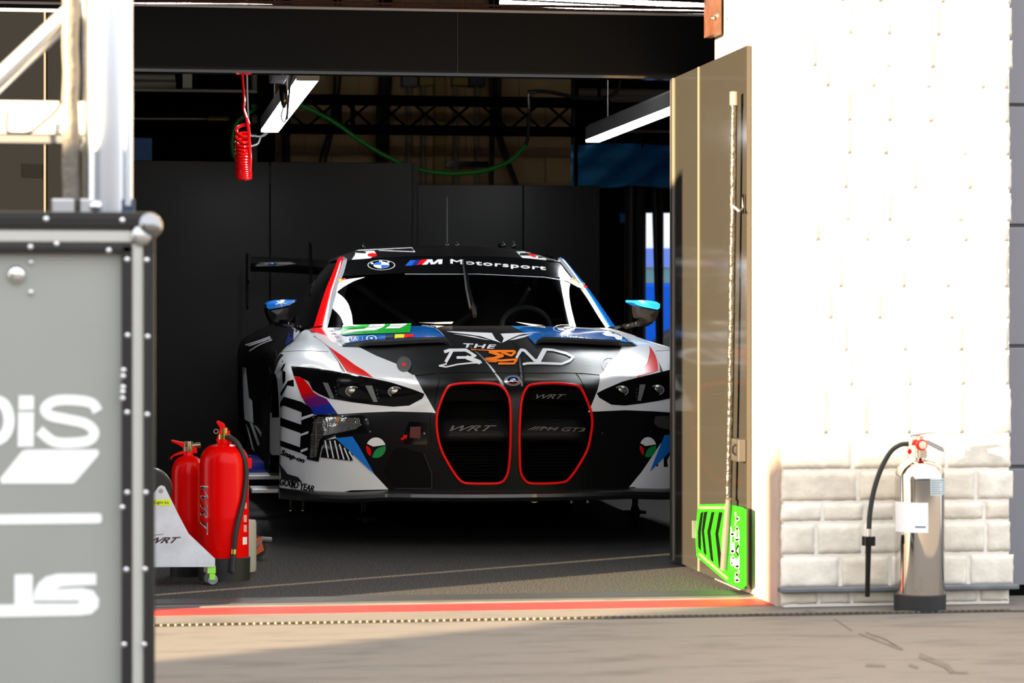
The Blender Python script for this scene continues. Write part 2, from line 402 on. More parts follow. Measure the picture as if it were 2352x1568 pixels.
# left closed leaf with a sunny gap further left
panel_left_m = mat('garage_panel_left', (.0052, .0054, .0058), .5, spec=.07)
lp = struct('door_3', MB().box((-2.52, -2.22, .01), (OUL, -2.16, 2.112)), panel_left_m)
xs = pv(103, 200, -2.22).x
box1('panel_seam', (xs-.003, -2.224, .01), (xs+.003, -2.216, 2.112), mat('seam_brass', (.16, .13, .09), .4), lp)
box1('top_rail', (-2.52, -2.225, 2.105), (OUL, -2.155, 2.116), gtrim, lp)
planar('notice_plate', [[(48, 375), (97, 377), (97, 409), (48, 407)]], lambda x, y: pv(x, y, -2.222), mat('plate_dark', (.0025, .0025, .0025), .6, spec=.05), lp)
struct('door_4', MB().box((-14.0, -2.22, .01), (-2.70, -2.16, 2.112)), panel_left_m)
# right open leaf (two panels) standing along the jamb
rp_ = struct('door_1', MB().box((.592, -1.935, .012), (.608, -.602, 2.06)), panelgrey)
u_s = pu(1605, 700, .592).y
box1('panel_seam', (.588, u_s-.004, .012), (.594, u_s+.004, 2.06), mat('seam_alu', (.22, .19, .15), .4, metal=.3), rp_)
box1('edge_trim', (.584, -.615, .012), (.612, -.592, 2.06), mat('edge_dark', (.05, .045, .04), .3), rp_)
box1('edge_line', (.586, -.640, .012), (.592, -.632, 2.06), MATS['seam_alu'], rp_)
# hinge block at the foot of the jamb leaf
hb = MB().box((.560, -1.93, .50), (.592, -1.80, .585)); obj('latch_block', hb, mat('latch_grey', (.035, .032, .03), .4), rp_, bevel=.004)
obj('latch_handle', MB().tube([(.556, -1.91, .565), (.545, -1.91, .555), (.545, -1.91, .535), (.556, -1.91, .525)], .004, 6), gblack, rp_)
# lower dark recess beside the leaf foot
# interior shell
struct('wall_left', MB().box((-3.7, -.55, 0), (-3.6, 9.0, 3.6)), fasciam)
struct('wall_side_right', MB().box((4.2, -2.0, 0), (4.3, 9.0, 3.6)), fasciam)
struct('ceiling', MB().box((-3.7, -.5, 3.45), (4.3, 9.1, 3.6)), mat('ceiling_dark', (.02, .02, .02), .8))
struct('wall_front_right', MB().box((.80, -.60, 0), (4.3, -.54, 3.6)), fasciam)
# back: black display panels
bv = 5.6
p0, p1, p2, p3 = [pv(x, 600, bv).x for x in (310, 620, 958, 1376)]
zl = pv(600, 371, bv).z; zr = pv(1100, 424, bv).z
bw = struct('wall_back', MB().box((-3.6, bv+.03, 0), (p3, bv+.05, zr)), fasciam)
for a, b, z in ((-3.59, p1-1.7, zl), (p1-1.7, p1, zl), (p1, p2, zl), (p2, (p2+p3)/2+.1, zr), ((p2+p3)/2+.1, p3, zr)):
    box1('panel', (a+.003, bv, .01), (b-.003, bv+.03, z), panelblack, bw, bevel=.003)
box1('panel_post', (p2-.03, bv-.02, 0), (p2+.0, bv+.05, zl), satin, bw)
box1('panel_post', (p3-.03, bv-.02, 0), (p3+.0, bv+.05, zr), satin, bw)
# cream block wall behind
wv = 7.6
cl, cr = pv(585, 300, wv).x, pv(1313, 300, wv).x
cb = struct('wall_block', MB().box((cl, wv+.02, 0), (cr, wv+.2, 3.45)), mat('block_mortar', (.42, .32, .20), .9))
jz = pv(1250, 359, wv).z; hz = .203; n0 = -2
mesh_cache = {}
for r in range(-3, 8):
    z0 = jz+r*hz
    off = (r % 2)*.2; u = cr-.4*12-off
    while u < cr:
        a, b = max(u, cl), min(u+.4, cr)
        if b-a > .03:
            box1('block', (a+.005, wv, z0+.005), (b-.005, wv+.03, z0+hz-.005), cream, cb)
        u += .4
# rear right: outside opening in the back wall, black curtain strips, blue tarpaulin
gx = lambda x, v: pv(x, 500, v).x
struct('wall_back_right', MB().box((cr, 8.9, 0), (gx(1440, 8.9), 9.0, 3.45)).box((gx(1600, 8.9), 8.9, 0), (4.2, 9.0, 3.45)).box((gx(1440, 8.9), 8.9, pv(1500, 488, 8.9).z), (gx(1600, 8.9), 9.0, 3.45)), dblack)
struct('wall_back_left', MB().box((-3.6, 8.9, 0), (cl+.8, 9.0, 3.45)), dblack)

# across the lane, behind the camera: pit wall and stand put in for dark reflections; unseen van added to shade the apron
struct('wall_pit_added', MB().box((-60, -24.0, 0), (60, -23.7, 1.1)), mat('added_pit_wall_concrete', (.22, .21, .20), .8, var=.1))
struct('wall_stand_added', MB().box((-60, -34.0, 0), (60, -33.0, 4.6)), mat('added_stand_dark', (.05, .055, .06), .7, var=.2))
q0 = pw(349, 1517, 0); kk = math.tan(SAZ); vb = -7.6; ul = q0.x-(q0.y-vb)*kk
shade_van_top = .60+((-2.35-vb)/math.cos(SAZ))*math.tan(SEL)
van = thing('shade_van', (ul+2.2, vb-.9, 0), 'unseen dark grey van shape added to shade the apron', 'van')
P = [(ul, vb, .28), (ul+4.55, vb, .28), (ul+4.6, vb, .95), (ul+3.95, vb, 1.10), (ul+3.35, vb, shade_van_top-.10), (ul+3.2, vb, shade_van_top), (ul, vb, shade_van_top)]
vm = mat('shade_van_grey', (.10, .10, .11), .3, coat=.4)
obj('shade_van_body', MB().prism(P, (0, -1.8, 0)), vm, van, bevel=.03)
for i_, u_ in enumerate((ul+.8, ul+3.75)):
    for v_ in (vb-.12, vb-1.68):
        w_ = obj('wheel', MB().lathe([(0, -.10), (.30, -.10), (.33, -.06), (.33, .06), (.30, .10), (0, .10)], (u_, v_, .33), 24, 'y'), rubber, van)
obj('shade_van_side_glass', MB().prism([(ul+2.55, vb+.002, 1.20), (ul+3.75, vb+.002, 1.20), (ul+3.35, vb+.002, shade_van_top-.22), (ul+2.55, vb+.002, shade_van_top-.22)], (0, .006, 0)), gblack, van)
obj('windscreen', MB().prism([(ul+4.01, vb-.15, 1.13), (ul+3.42, vb-.15, shade_van_top-.16), (ul+3.42, vb-1.65, shade_van_top-.16), (ul+4.01, vb-1.65, 1.13)], (.008, 0, .008)), gblack, van)

# ================================================================== GARAGE FITTINGS
ledm = mat('led_white', (.92, .96, 1.0), .5, emit=40.0)
def batten(u0, v0, v1, z, wd, label):
    t = thing('batten_light', (u0, v0, z), label, 'light')
    hm = mat('batten_case', (.16, .16, .17), .45)
    obj('housing', MB().prism([(u0-wd/2, v0, z+.012), (u0+wd/2, v0, z+.012), (u0+wd/2, v0, z+.085), (u0+wd*.25, v0, z+.105), (u0-wd*.25, v0, z+.105), (u0-wd/2, v0, z+.085)], (0, v1-v0, 0)), hm, t)
    box1('diffuser', (u0-wd/2+.002, v0+.004, z), (u0+wd/2-.002, v1-.004, z+.014), ledm, t)
    box1('end_cap', (u0-wd/2-.002, v0-.012, z-.001), (u0+wd/2+.002, v0+.002, z+.10), mat('cap_grey', (.38, .38, .38), .4), t, bevel=.003)
    for vv in (v0+.5, v1-.5): obj('hanger', MB().cyl((u0, vv, z+.1), (u0, vv, 3.45), .004, 6), steel, t)
    return t
la = batten(-.90, .27, 3.45, 2.112, .10, 'bright white tube light hanging behind the red coiled hose')
obj('wing_screw', MB().cyl((-.915, .21, 2.205), (-.915, .24, 2.205), .008, 8).box((-.935, .215, 2.212), (-.895, .225, 2.222)).box((-.925, .215, 2.188), (-.918, .225, 2.205)).box((-.912, .215, 2.188), (-.905, .225, 2.205)), gblack, la)
pl_ = pv(650, 185, .5)
box1('driver_box', (-1.055, .42, 2.13), (-.985, .62, 2.20), mat('driver_grey', (.05, .05, .055), .4), la, bevel=.004)
lb = batten(1.08, .30, 3.98, 2.112, .085, 'bright white tube light hanging above the car beside the open door leaf')
# junction plug with white cable at the first light
t = thing('cable_plug', pv(652, 235, .19), 'black hanging power plug with yellow mark and white lead', 'plug')
b0 = pv(652, 200, .19)
obj('plug_body', MB().tube([pv(650, 196, .19), pv(651, 215, .19), pv(652, 240, .19), pv(652, 248, .19)], [.017, .018, .012, .006], 12), gblack, t)
obj('mark', MB().sphere(pv(654, 231, .175), .006, 8, (1, .5, 1)), yellow, t)
obj('lead', MB().tube(smooth_path([pv(664, 160, .185), pv(659, 190, .185), pv(660, 235, .185), pv(659, 262, .185), pv(653, 280, .19), pv(646, 268, .20), pv(651, 247, .20)]), .0035, 6), swhite, t)
obj('cord', MB().tube(smooth_path([pv(680, 150, .18), pv(668, 185, .18), pv(664, 215, .18), pv(661, 250, .18), pv(659, 275, .18)]), .0045, 6), rubber, t)
t = obj('white_cable_loop', MB().tube(smooth_path([Vector((pv(566, 20, 3.75).x, 3.75, 3.45)), pv(566, 20, 3.75), pv(568, 200, 3.75), pv(573, 300, 3.7), pv(585, 312, 3.7), pv(605, 312, 3.7), pv(618, 300, 3.7), pv(600, 314, 3.72), pv(592, 330, 3.72), pv(575, 335, 3.72), pv(570, 325, 3.72)]), .005, 6), swhite, label='thin white cable looped at the far end of the tube light', cat='cable')
# red coiled air hose
hv = 1.0
pts = [pv(553, 130, hv), pv(556, 165, hv), pv(559, 200, hv), pv(561, 230, hv), pv(560, 250, hv), pv(566, 270, hv)]
path = smooth_path(pts, 6)
t = thing('coiled_air_hose', pv(560, 418, hv), 'red coiled air hose hanging from the ceiling', 'hose')
hel = []; N = 15*22
for i in range(N):
    s = i/N; turn = i/22.; 
    zc = 284+ (408-284)*(s**.58); cx = 557+3*s; rr = 14.5+1.5*s
    a = 2*PI*turn
    p = pv(cx+rr*math.cos(a), zc-9*math.sin(a)*(1-.55*s), hv); p.y += .035*math.sin(a); hel.append(p)
obj('feed_line', MB().tube(path+[hel[0]], .0065, 8), red, t)
obj('coil', MB().tube(hel, .0085, 8), red, t)
ret = smooth_path([pv(566, 270, hv-.03), pv(571, 300, hv-.03), pv(573, 330, hv-.03), pv(575, 370, hv-.03), pv(573, 400, hv-.03), pv(562, 414, hv-.03)], 6)
obj('return_line', MB().tube(ret, .0075, 8), red, t)
# lattice truss
tv = 6.3
t = thing('lattice_truss', (-1, tv, pv(800, 225, tv).z), 'black steel lattice truss spanning the garage under the ceiling', 'truss')
zt, zb = pv(800, 226, tv).z, pv(800, 294, tv).z; ua, ub = -3.55, pv(1400, 230, tv).x
for z in (zt, zb):
    for dv in (0, .26): obj('chord', MB().cyl((ua, tv+dv, z), (ub, tv+dv, z), .026, 10), dblack, t)
k = 0; u = ua; step = .235
while u < ub-.1:
    obj('brace', MB().cyl((u, tv, zb), (u+step, tv, zt), .009, 6), dblack, t); obj('brace', MB().cyl((u, tv, zt), (u+step, tv, zb), .009, 6), dblack, t)
    u += step; k += 1
for x in (780, 810): 
    uu = pv(x, 250, tv).x; obj('upright', MB().cyl((uu, tv, zb), (uu, tv, zt), .016, 8), dblack, t)
for s_ in (-3.4, ub-.05): obj('hanger', MB().cyl((s_, tv+.13, zb), (s_, tv+.13, 3.45), .012, 6), dblack, t)
# green hose
gm = mat('hose_green', (.01, .30, .02), .35)
t = thing('green_air_hose', pv(1040, 398, 6.0), 'green air hose sagging in an arc below the truss', 'hose')
obj('hose', MB().tube(smooth_path([pv(x, y, 6.0) for x, y in [(686, 240), (720, 255), (770, 282), (820, 318), (880, 355), (940, 382), (1000, 396), (1060, 398), (1120, 390), (1170, 370), (1198, 345), (1207, 333)]]), .0155, 10), gm, t)
obj('black_sleeve', MB().tube(smooth_path([pv(x, y, 6.0) for x, y in [(1206, 336), (1212, 318), (1214, 295), (1216, 250), (1216, 220)]]), .013, 10), rubber, t)
obj('coupling', MB().cyl(pv(1215, 215, 6.0), pv(1216, 290, 6.0), .012, 10), steel, t)
obj('supply_line', MB().tube(smooth_path([pv(x, y, 6.0) for x, y in [(1213, 211), (1250, 210), (1290, 217), (1340, 226), (1400, 222), (1424, 190), (1428, 100)]]+[Vector((pv(1428, 60, 6.0).x, 6.0, 3.45))]), .013, 10), rubber, t)
obj('elbow', MB().cyl(pv(1212, 212, 6.0), pv(1232, 211, 6.0), .016, 10), chrome, t)
t = obj('green_hose_tail', MB().tube(smooth_path([Vector((pv(612, 20, 6.16).x, 6.16, 3.45))]+[pv(x, y, 6.16) for x, y in [(612, 20), (612, 190), (590, 245), (545, 280), (534, 320), (535, 350), (545, 372), (556, 378)]]), .014, 10), gm, label='short green hose end behind the red coil', cat='hose')
# black cables hanging on the block wall
cb_i = [([(886, 160), (880, 260), (878, 372)], .05), ([(1137, 160), (1140, 290), (1186, 425)], .022), ([(1128, 160), (1131, 260), (1128, 425)], .02), ([(1146, 160), (1148, 300), (1165, 360)], .018),
        ([(770, 165), (762, 270), (735, 372)], .012), ([(782, 165), (765, 290), (746, 372)], .012), ([(660, 165), (657, 300), (657, 372)], .03)]
labs = ['thick black cable bundle hanging at the left of the junction boxes', 'black cable slanting down to the right beside the truss hose', 'straight black cable hanging next to the dark blue junction box', 'short curved black cable hanging next to the slanting cable',
        'thin black cable slanting left in front of the block wall', 'second thin black cable crossing the thin slanting one', 'broad black cable hanging at the left end of the block wall']
for k, (pts, r) in enumerate(cb_i):
    v_ = 7.44-(.06*k if k in (1, 2, 3) else .05*(k % 2)); P = [pv(x, y, v_) for x, y in pts]
    obj('hanging_cable', MB().tube(smooth_path([Vector((P[0].x, P[0].y, 3.45))]+P), r, 8), rubber, label=labs[k], cat='cable', group='cables on the block wall')
# junction boxes and conduits
cvr = 7.52
for (x0, x1, y1, m, lab, cx, cr_) in ((922, 958, 200, mat('jb_grey', (.16, .17, .18), .5), 'grey junction box with conduit on the block wall', 938, .02), (961, 995, 198, mat('jb_yellow', (.34, .24, .02), .5), 'yellow junction box beside the grey box', 972, .02),
                     (1037, 1074, 198, MATS['jb_yellow'], 'yellow junction box beside the dark blue box', 1046, .02), (1076, 1112, 200, mat('jb_navy', (.01, .03, .06), .5), 'dark blue junction box on the block wall', 1095, .02)):
    a, b = pv(x0, 150, cvr), pv(x1, y1, cvr)
    t = thing('junction_box', (a.x, cvr, b.z), lab, 'junction box')
    obj('box_body', MB().box((a.x, cvr-.05, b.z), (b.x, cvr+.07, a.z+.1)), m, t, bevel=.008)
    c0, c1 = pv(cx, y1, cvr), pv(cx, 440, cvr)
    obj('conduit', MB().cyl(c0, c1, cr_, 10), mat('conduit_cream', (.30, .25, .18), .5), t)
a, b = pv(997, 150, cvr), pv(1024, 440, cvr)
obj('yellow_duct', MB().box((a.x, cvr, b.z), (b.x, cvr+.07, a.z+.4)), mat('duct_yellow', (.36, .24, .06), .6), label='yellow vertical duct on the block wall between conduits', cat='duct', bevel=.01)
a, b = pv(1025, 370, cvr-.05), pv(1120, 384, cvr-.05)
obj('cable_bracket', MB().box((a.x, cvr-.07, b.z), (b.x, cvr-.02, a.z)), gblack, label='black strap bracket across the conduits', cat='bracket')
# dim horizontal pipes at the upper left and upper right
pm = mat('pipe_dim', (.22, .20, .16), .5)
for (x0, y0, x1, y1, v, r, lab) in ((200, 176, 402, 178, 5.2, .022, 'pale pipe along the upper back left'), (200, 194, 404, 192, 5.3, .035, 'thick pale duct below the pale pipe'), (200, 205, 590, 210, 5.0, .010, 'thin silver rail under the ducts at the upper left'),
                               (200, 272, 485, 273, 5.5, .006, 'thin cable conduit with brass fitting at the left'), (1330, 212, 1560, 214, 7.0, .03, 'pale pipe beside the dark ceiling at the right'), (1330, 224, 1600, 226, 7.1, .03, 'pale channel below the pale pipe at the right'),
                               (1320, 300, 1560, 302, 8.0, .01, 'thin grey rail above the blue tarpaulin')):
    obj('ceiling_pipe', MB().cyl(pv(x0, y0, v), pv(x1, y1, v), r, 10), pm, label=lab, cat='pipe')
bt = pv(430, 175, 5.2); obj('duct_bracket', MB().box((bt.x-.03, 5.15, bt.z-.08), (bt.x+.03, 5.2, bt.z+.12)), mat('bracket_pale', (.3, .28, .24), .5), label='small pale bracket at the end of the ducts', cat='bracket')
bt = pv(505, 272, 5.5); obj('brass_fitting', MB().cyl(pv(478, 272, 5.45), pv(525, 273, 5.45), .016, 8), mat('brass', (.5, .38, .15), .3, metal=1), label='brass hose fitting at the end of the thin conduit', cat='fitting')
a, b = pv(312, 317, 5.6), pv(349, 371, 5.6); b.z = zl
mb = MB()
for k in range(5):
    z0 = b.z+(a.z-b.z)*k/5; mb.box((a.x-.4, 5.58+.006*(k % 2), z0), (b.x, 5.64, z0+(a.z-b.z)/5))
obj('blue_crate', mb, mat('crate_blue', (.03, .10, .28), .6), label='dim blue ribbed crate on top of the black panels', cat='crate')
# vertical dark column behind the first light
a = pv(610, 160, 6.0)
obj('ceiling_column', MB().box((pv(592, 200, 6.0).x, 6.0, zl), (pv(632, 200, 6.0).x, 6.1, 3.45)), dblack, label='black upright post behind the tube light', cat='post')
a = pv(580, 160, 6.2); obj('cream_post', MB().box((pv(579, 200, 7.4).x, 7.4, 1.5), (pv(590, 200, 7.4).x, 7.5, 3.45)), mat('post_cream', (.40, .36, .28), .6), label='narrow cream post at the left end of the block wall', cat='post')
# blue tarpaulin with folds
rows = []
for i in range(13):
    r = []
    for k in range(41):
        x = 1312+k*8; y = 331+i*8.2
        p = pv(x, y+3*math.sin(x*.03+i*.4), 8.3); p.y += .03*math.sin(k*.55+i*.7)+.02*math.sin(i*1.3+k*.2); r.append(p)
    rows.append(r)
tp_ = thing('blue_tarpaulin', rows[0][0], 'blue tarpaulin stretched below the dark ceiling at the back', 'tarpaulin')
for k in (2, 20, 38): obj('tie_rope', MB().cyl(rows[0][k]-Vector((0, 0, .03)), Vector((rows[0][k].x, rows[0][k].y, 3.45)), .008, 6), dblack, tp_)
t_ = obj('sheet', MB().grid(rows), mat('tarp_blue', (.012, .17, .52), .7, spec=.2), tp_)
md = t_.modifiers.new('thick', 'SOLIDIFY'); md.thickness = .01
obj('tarp_pole', MB().cyl(Vector((pv(1322, 210, 7.9).x, 7.9, 3.45)), Vector((pv(1322, 900, 7.9).x, 7.9, 0)), .018, 8), dblack, label='thin black pole in front of the blue tarpaulin', cat='pole')
# black curtains at the rear door
cm = mat('curtain_black', (.008, .009, .012), .8)
def curtain(x0, x1, x2, x3, y0, y1, v, lab, m):
    rows = []
    for i in range(15):
        t = i/14; r = []
        for k in range(13):
            s = k/12; x = (x0+(x2-x0)*t)*(1-s)+(x1+(x3-x1)*t)*s
            p = pv(x, y0+(y1-y0)*t, v); p.y += .02*math.sin(s*14); r.append(p)
        rows.append(r)
    o = obj('door_curtain', MB().grid(rows), m, label=lab, cat='curtain'); md = o.modifiers.new('thick', 'SOLIDIFY'); md.thickness = .006; return o
curtain(1436, 1484, 1432, 1482, 400, 1180, 8.7, 'black curtain hanging beside the rear doorway', cm)
curtain(1496, 1524, 1518, 1524, 430, 1180, 8.75, 'narrow tapering black curtain hanging in the rear doorway', mat('curtain_strip', (.018, .018, .024), .8))
a, b = pv(1424, 490, 8.88), pv(1467, 512, 8.88)
obj('blue_sign', MB().box((a.x, 8.88, b.z), (b.x, 8.902, a.z)), mat('sign_blue', (.008, .09, .26), .5), label='small blue panel on the dark back wall', cat='panel')
a, b = pv(1376, 424, 8.4), pv(1424, 900, 8.4)
# outside at the back: blue container with white upper, seen through the doorway
bx0, bx1 = pv(1400, 700, 13).x, pv(1720, 700, 13).x; zt_, zm = pv(1510, 650, 13).z, 0
t = thing('paddock_truck', (bx0, 13, 0), 'blue and white paddock vehicle seen through the rear doorway', 'truck')
box1('blue_body', (bx0, 13, .15), (bx1, 15, zt_), mat('truck_blue', (.001, .09, .62), .5, spec=.1), t, bevel=.03)
box1('grey_band', (bx0, 13.02, zt_), (bx1, 15, pv(1510, 615, 13).z), mat('truck_teal', (.10, .22, .28), .4), t)
box1('white_body', (bx0, 13.03, pv(1510, 615, 13).z), (bx1, 15, 4.2), mat('truck_white', (.85, .86, .88), .4), t)
box1('blue_stripe', (bx0, 13.0, pv(1510, 613, 13).z), (bx1, 13.03, pv(1510, 570, 13).z), mat('truck_stripe', (.12, .22, .72), .4), t)
for k in range(2): obj('wheel', MB().lathe([(0, -.12), (.45, -.12), (.5, -.06), (.5, .06), (.45, .12), (0, .12)], (bx0+.8+k*1.3, 13.05, .5), 24, 'y'), rubber, t)
# upper strip above the fascia: ceiling tubes behind a wire guard
t1 = pv(300, 7, 2.0); t2 = pv(625, 12, 2.0); dl = mat('strip_daylight', (1, .97, .90), .5, emit=30)
obj('ceiling_tube', MB().cyl((t1.x-.3, 2.0, t1.z+.0), (t2.x, 2.0, t2.z-.01), .016, 8), dl, label='glowing ceiling tube above the left of the black fascia', cat='light')
for (xa, ya, xb, yb, lb_) in ((1148, 6, 1640, 31, 'lower'), (1180, -8, 1640, 14, 'upper')):
    obj('ceiling_tube', MB().cyl(pv(xa, ya, 1.5), pv(xb, yb, 1.5), .013, 8), dl, label=lb_+' of two slanting ceiling tubes glowing above the black fascia', cat='light', group='tubes over the fascia')
wg = MB(); v = -.3
za, zc = 2.25, 2.62
for i in range(96): uu = -3.3+i*.044; wg.tube([(uu, v, za), (uu, v, zc)], .0016, 4)
for i in range(9): wg.tube([(-3.3, v, za+i*.045), (.9, v, za+i*.045)], .0016, 4)
obj('wire_guard', wg, mat('wire_dark', (.05, .045, .04), .5), label='steel wire mesh guard above the black fascia', cat='wire mesh', kind='stuff')
for (y, m) in ((4, 'a'), (13, 'b')):
    obj('ceiling_line', MB().tube(smooth_path([pv(0, y-1, -.1), pv(600, y, -.1), pv(1100, y+8, -.1), pv(1640, y+16, -.1)]), .006, 6), mat('line_rust', (.12, .03, .018), .6), label='rust brown line running along the wire mesh guard', cat='pipe', group='rust brown lines')
# brown steel bracket on the jamb
t = thing('steel_bracket', (.60, -.75, 2.25), 'brown steel bracket bolted on the jamb beside the fascia', 'bracket')
P = [pu(1634, -20, .60), pu(1657, -20, .60), pu(1657, 78, .60), pu(1634, 88, .60)]
obj('plate', MB().prism(P, (-.03, 0, 0)), mat('steel_brown', (.075, .028, .016), .5, var=.3, vscale=20), t)
for (x, y) in ((1646, 36), (1637, 42)): obj('bolt', MB().sphere(pu(x, y, .565), .008, 6), steel, t)

# ------------------------------------------------------------------ stop board ("lollipop") leaning on the open leaf
UB = .575
t = thing('stop_board', pu(1660, 1290, UB), 'bright green pit stop board with long silver pole against the grey door leaf', 'pit board')
gb = mat('board_green', (.012, .42, .004), .35, spec=.4)
fnb = lambda x, y: pu(x, y, UB-.01)
outer = cL([(195, 965), (345, 962), (420, 980), (440, 990), (440, 1395), (428, 1412), (350, 1380), (185, 1240), (178, 1130), (188, 1010)])
slats = [cL([(205, 1010), (218, 1000), (205, 1110), (205, 1210), (192, 1190), (190, 1110)]), cL([(222, 1005), (240, 1000), (222, 1105), (235, 1235), (222, 1220), (210, 1105)]), cL([(262, 1005), (278, 1003), (256, 1110), (272, 1270), (258, 1258), (240, 1110)]), cL([(302, 1005), (320, 1005), (298, 1120), (322, 1310), (302, 1300), (282, 1120)])]
obj('board', MB().prism([fnb(x, y) for x, y in outer], (.006, 0, 0)), gb, t)
for s_ in slats: obj('slot', MB().prism([pu(x, y, UB-.0125) for x, y in s_], (.002, 0, 0)), dblack, t)
obj('edge_strip', MB().prism([pu(x, y, UB-.013) for x, y in cL([(195, 975), (335, 975), (335, 988), (200, 988)])], (.003, 0, 0)), mat('strip_lime', (.30, .46, .10), .4), t)
obj('edge_strip', MB().prism([pu(x, y, UB-.013) for x, y in cL([(192, 1228), (200, 1222), (348, 1352), (345, 1362)])], (.003, 0, 0)), MATS['strip_lime'], t)
fnt = lambda x, y: pu(x, y, UB-.0125)
def q(*p): return cL(list(p))
planar('lettering', textbold('READY', q((389, 1372), (389, 1005), (409, 1005), (409, 1372)), 0, 1.05, .8, 1.5), fnt, swhite, t)
planar('lettering', textbold('SET', q((366, 1287), (366, 1085), (383, 1085), (383, 1287)), 0, 1.05, .8, 1.5), fnt, swhite, t)
obj('pole', MB().tube([pu(1686, 213, UB-.02), pu(1683, 500, UB-.02), pu(1678, 900, UB-.02), pu(1673, 1145, UB-.02)], .0135, 12), mat('pole_wrap', (.06, .056, .05), .30, metal=.7, bump=.9, bscale=35), t)
obj('grip', MB().tube([pu(1686, 211, UB-.02), pu(1686, 242, UB-.02)], .0165, 12), mat('pole_cap', (.16, .13, .09), .4), t)
obj('pole_foot', MB().tube([pu(1674, 1145, UB-.024), pu(1668, 1230, UB-.022), pu(1663, 1306, UB-.02)], [.012, .016, .016], 10), mat('pole_grey', (.07, .065, .058), .5), t)
obj('clip', MB().tube([pu(1683, 472, UB-.035), pu(1696, 484, UB-.02), pu(1707, 480, UB+.01), pu(1708, 450, UB+.015)], .006, 8), steel, t)
obj('hook_plate', MB().obox(pu(1706, 468, UB+.012), (.003, 0, 0), (0, .03, 0), (0, 0, .035)), gblack, t)
obj('bumper_pad', MB().obox(pu(1595, 1215, UB-.012), (.008, 0, 0), (0, .012, 0), (0, 0, .035)), mat('pad_grey', (.08, .08, .075), .5), t)

# ------------------------------------------------------------------ silver water extinguisher
cx, cy = 1.085, -2.50
t = thing('water_extinguisher', (cx, cy, 0), 'polished steel water extinguisher with black hose against the stone wall', 'fire extinguisher')
R = .0885
def wz(y): return pv(2113, y, cy-.06).z
zt1 = wz(1090)
prof = [(0, .055), (R, .055), (R, zt1-.02), (R*.985, zt1), (R*.90, zt1+.022), (R*.7, zt1+.042), (R*.40, zt1+.054), (.026, zt1+.058), (.026, zt1+.085), (0, zt1+.085)]
polish = mat('polished_steel', (.60, .565, .52), .08, metal=1, rvar=.05, vscale=5)
obj('cylinder', MB().lathe(prof, (cx, cy, 0), 48), polish, t)
obj('base_skirt', MB().lathe([(0, .0), (R+.003, .0), (R+.004, .058), (R-.002, .064)], (cx, cy, 0), 48), rubber, t)
obj('valve', MB().lathe([(.02, zt1+.08), (.022, zt1+.10), (.018, zt1+.12), (.018, zt1+.135), (0, zt1+.137)], (cx, cy, 0), 20).box((cx-.035, cy-.014, zt1+.10), (cx+.015, cy+.014, zt1+.125)), mat('valve_brass', (.72, .62, .45), .25, metal=1), t, bevel=.002)
h0 = lambda x, y, d=0: pv(x, y, cy-.02+d)
obj('handle', MB().prism([h0(*p) for p in cM([(1130, 165), (1150, 160), (1265, 215), (1275, 255), (1240, 245), (1140, 195)])], (0, .022, 0)), steel, t, bevel=.002)
obj('lever', MB().prism([h0(*p) for p in cM([(1010, 125), (1060, 112), (1230, 96), (1235, 104), (1100, 128), (1020, 145)])], (0, .02, 0)), chrome, t, bevel=.002)
gp = h0(*cM([(1100, 200)])[0], -.02)
g = obj('gauge', MB().lathe([(0, -.014), (.018, -.014), (.020, -.008), (.020, .012), (0, .012)], gp, 20, 'y'), sred, t)
obj('gauge_face', MB().lathe([(0, -.0155), (.014, -.0155), (.014, -.013)], gp, 20, 'y'), mat('gauge_face', (.85, .55, .45), .4), g)
obj('seal_tag', MB().sphere(h0(*cM([(1012, 250)])[0], -.02), .010, 8, (.8, .5, 1)), sred, t)
hp = [h0(x, y, 0) for x, y in cM([(1000, 192), (940, 200), (870, 250), (805, 360), (760, 480), (730, 600), (712, 720), (705, 830)])]
obj('hose', MB().tube(smooth_path(hp, 6), .0092, 12), rubber, t)
obj('hose_ferrule', MB().cyl(h0(*cM([(706, 830)])[0]), h0(*cM([(705, 885)])[0]), .0088, 12), chrome, t)
obj('nozzle_collar', MB().cyl(h0(*cM([(703, 885)])[0]), h0(*cM([(702, 955)])[0]), .0245, 20), gblack, t)
obj('nozzle', MB().tube([h0(*cM([(701, 950)])[0]), h0(*cM([(693, 1340)])[0])], [.0105, .0085], 14), gblack, t)
# wrapped labels
def wrap(name, x0, x1, y0, y1, m, r):
    a0 = math.asin(max(-1, min(1, ((x0-2113)/FPX*8.96)/R))); a1 = math.asin(max(-1, min(1, ((x1-2113)/FPX*8.96)/R))); rows = []
    th0 = -PI/2+YAW*-0.2
    for y in (y0, y1): rows.append([Vector((cx+r*math.cos(th0+a0+(a1-a0)*k/14), cy+r*math.sin(th0+a0+(a1-a0)*k/14), wz(y))) for k in range(15)])
    return obj(name, MB().grid(rows), m, t)
wrap('paper_label', 2051, 2116, 1153, 1222, swhite, R+.0012)
wrap('label_print', 2087, 2110, 1207, 1210, mat('print_teal', (.06, .14, .18), .5), R+.002)
wrap('metal_label', 2121, 2164, 1098, 1137, mat('label_silver', (.62, .70, .72), .3, metal=.6), R+.0012)
for k in range(7): wrap('label_print', 2124, 2124+random.randint(20, 36), 1102+k*5, 1104+k*5, mat('print_grey', (.25, .30, .32), .5), R+.002)

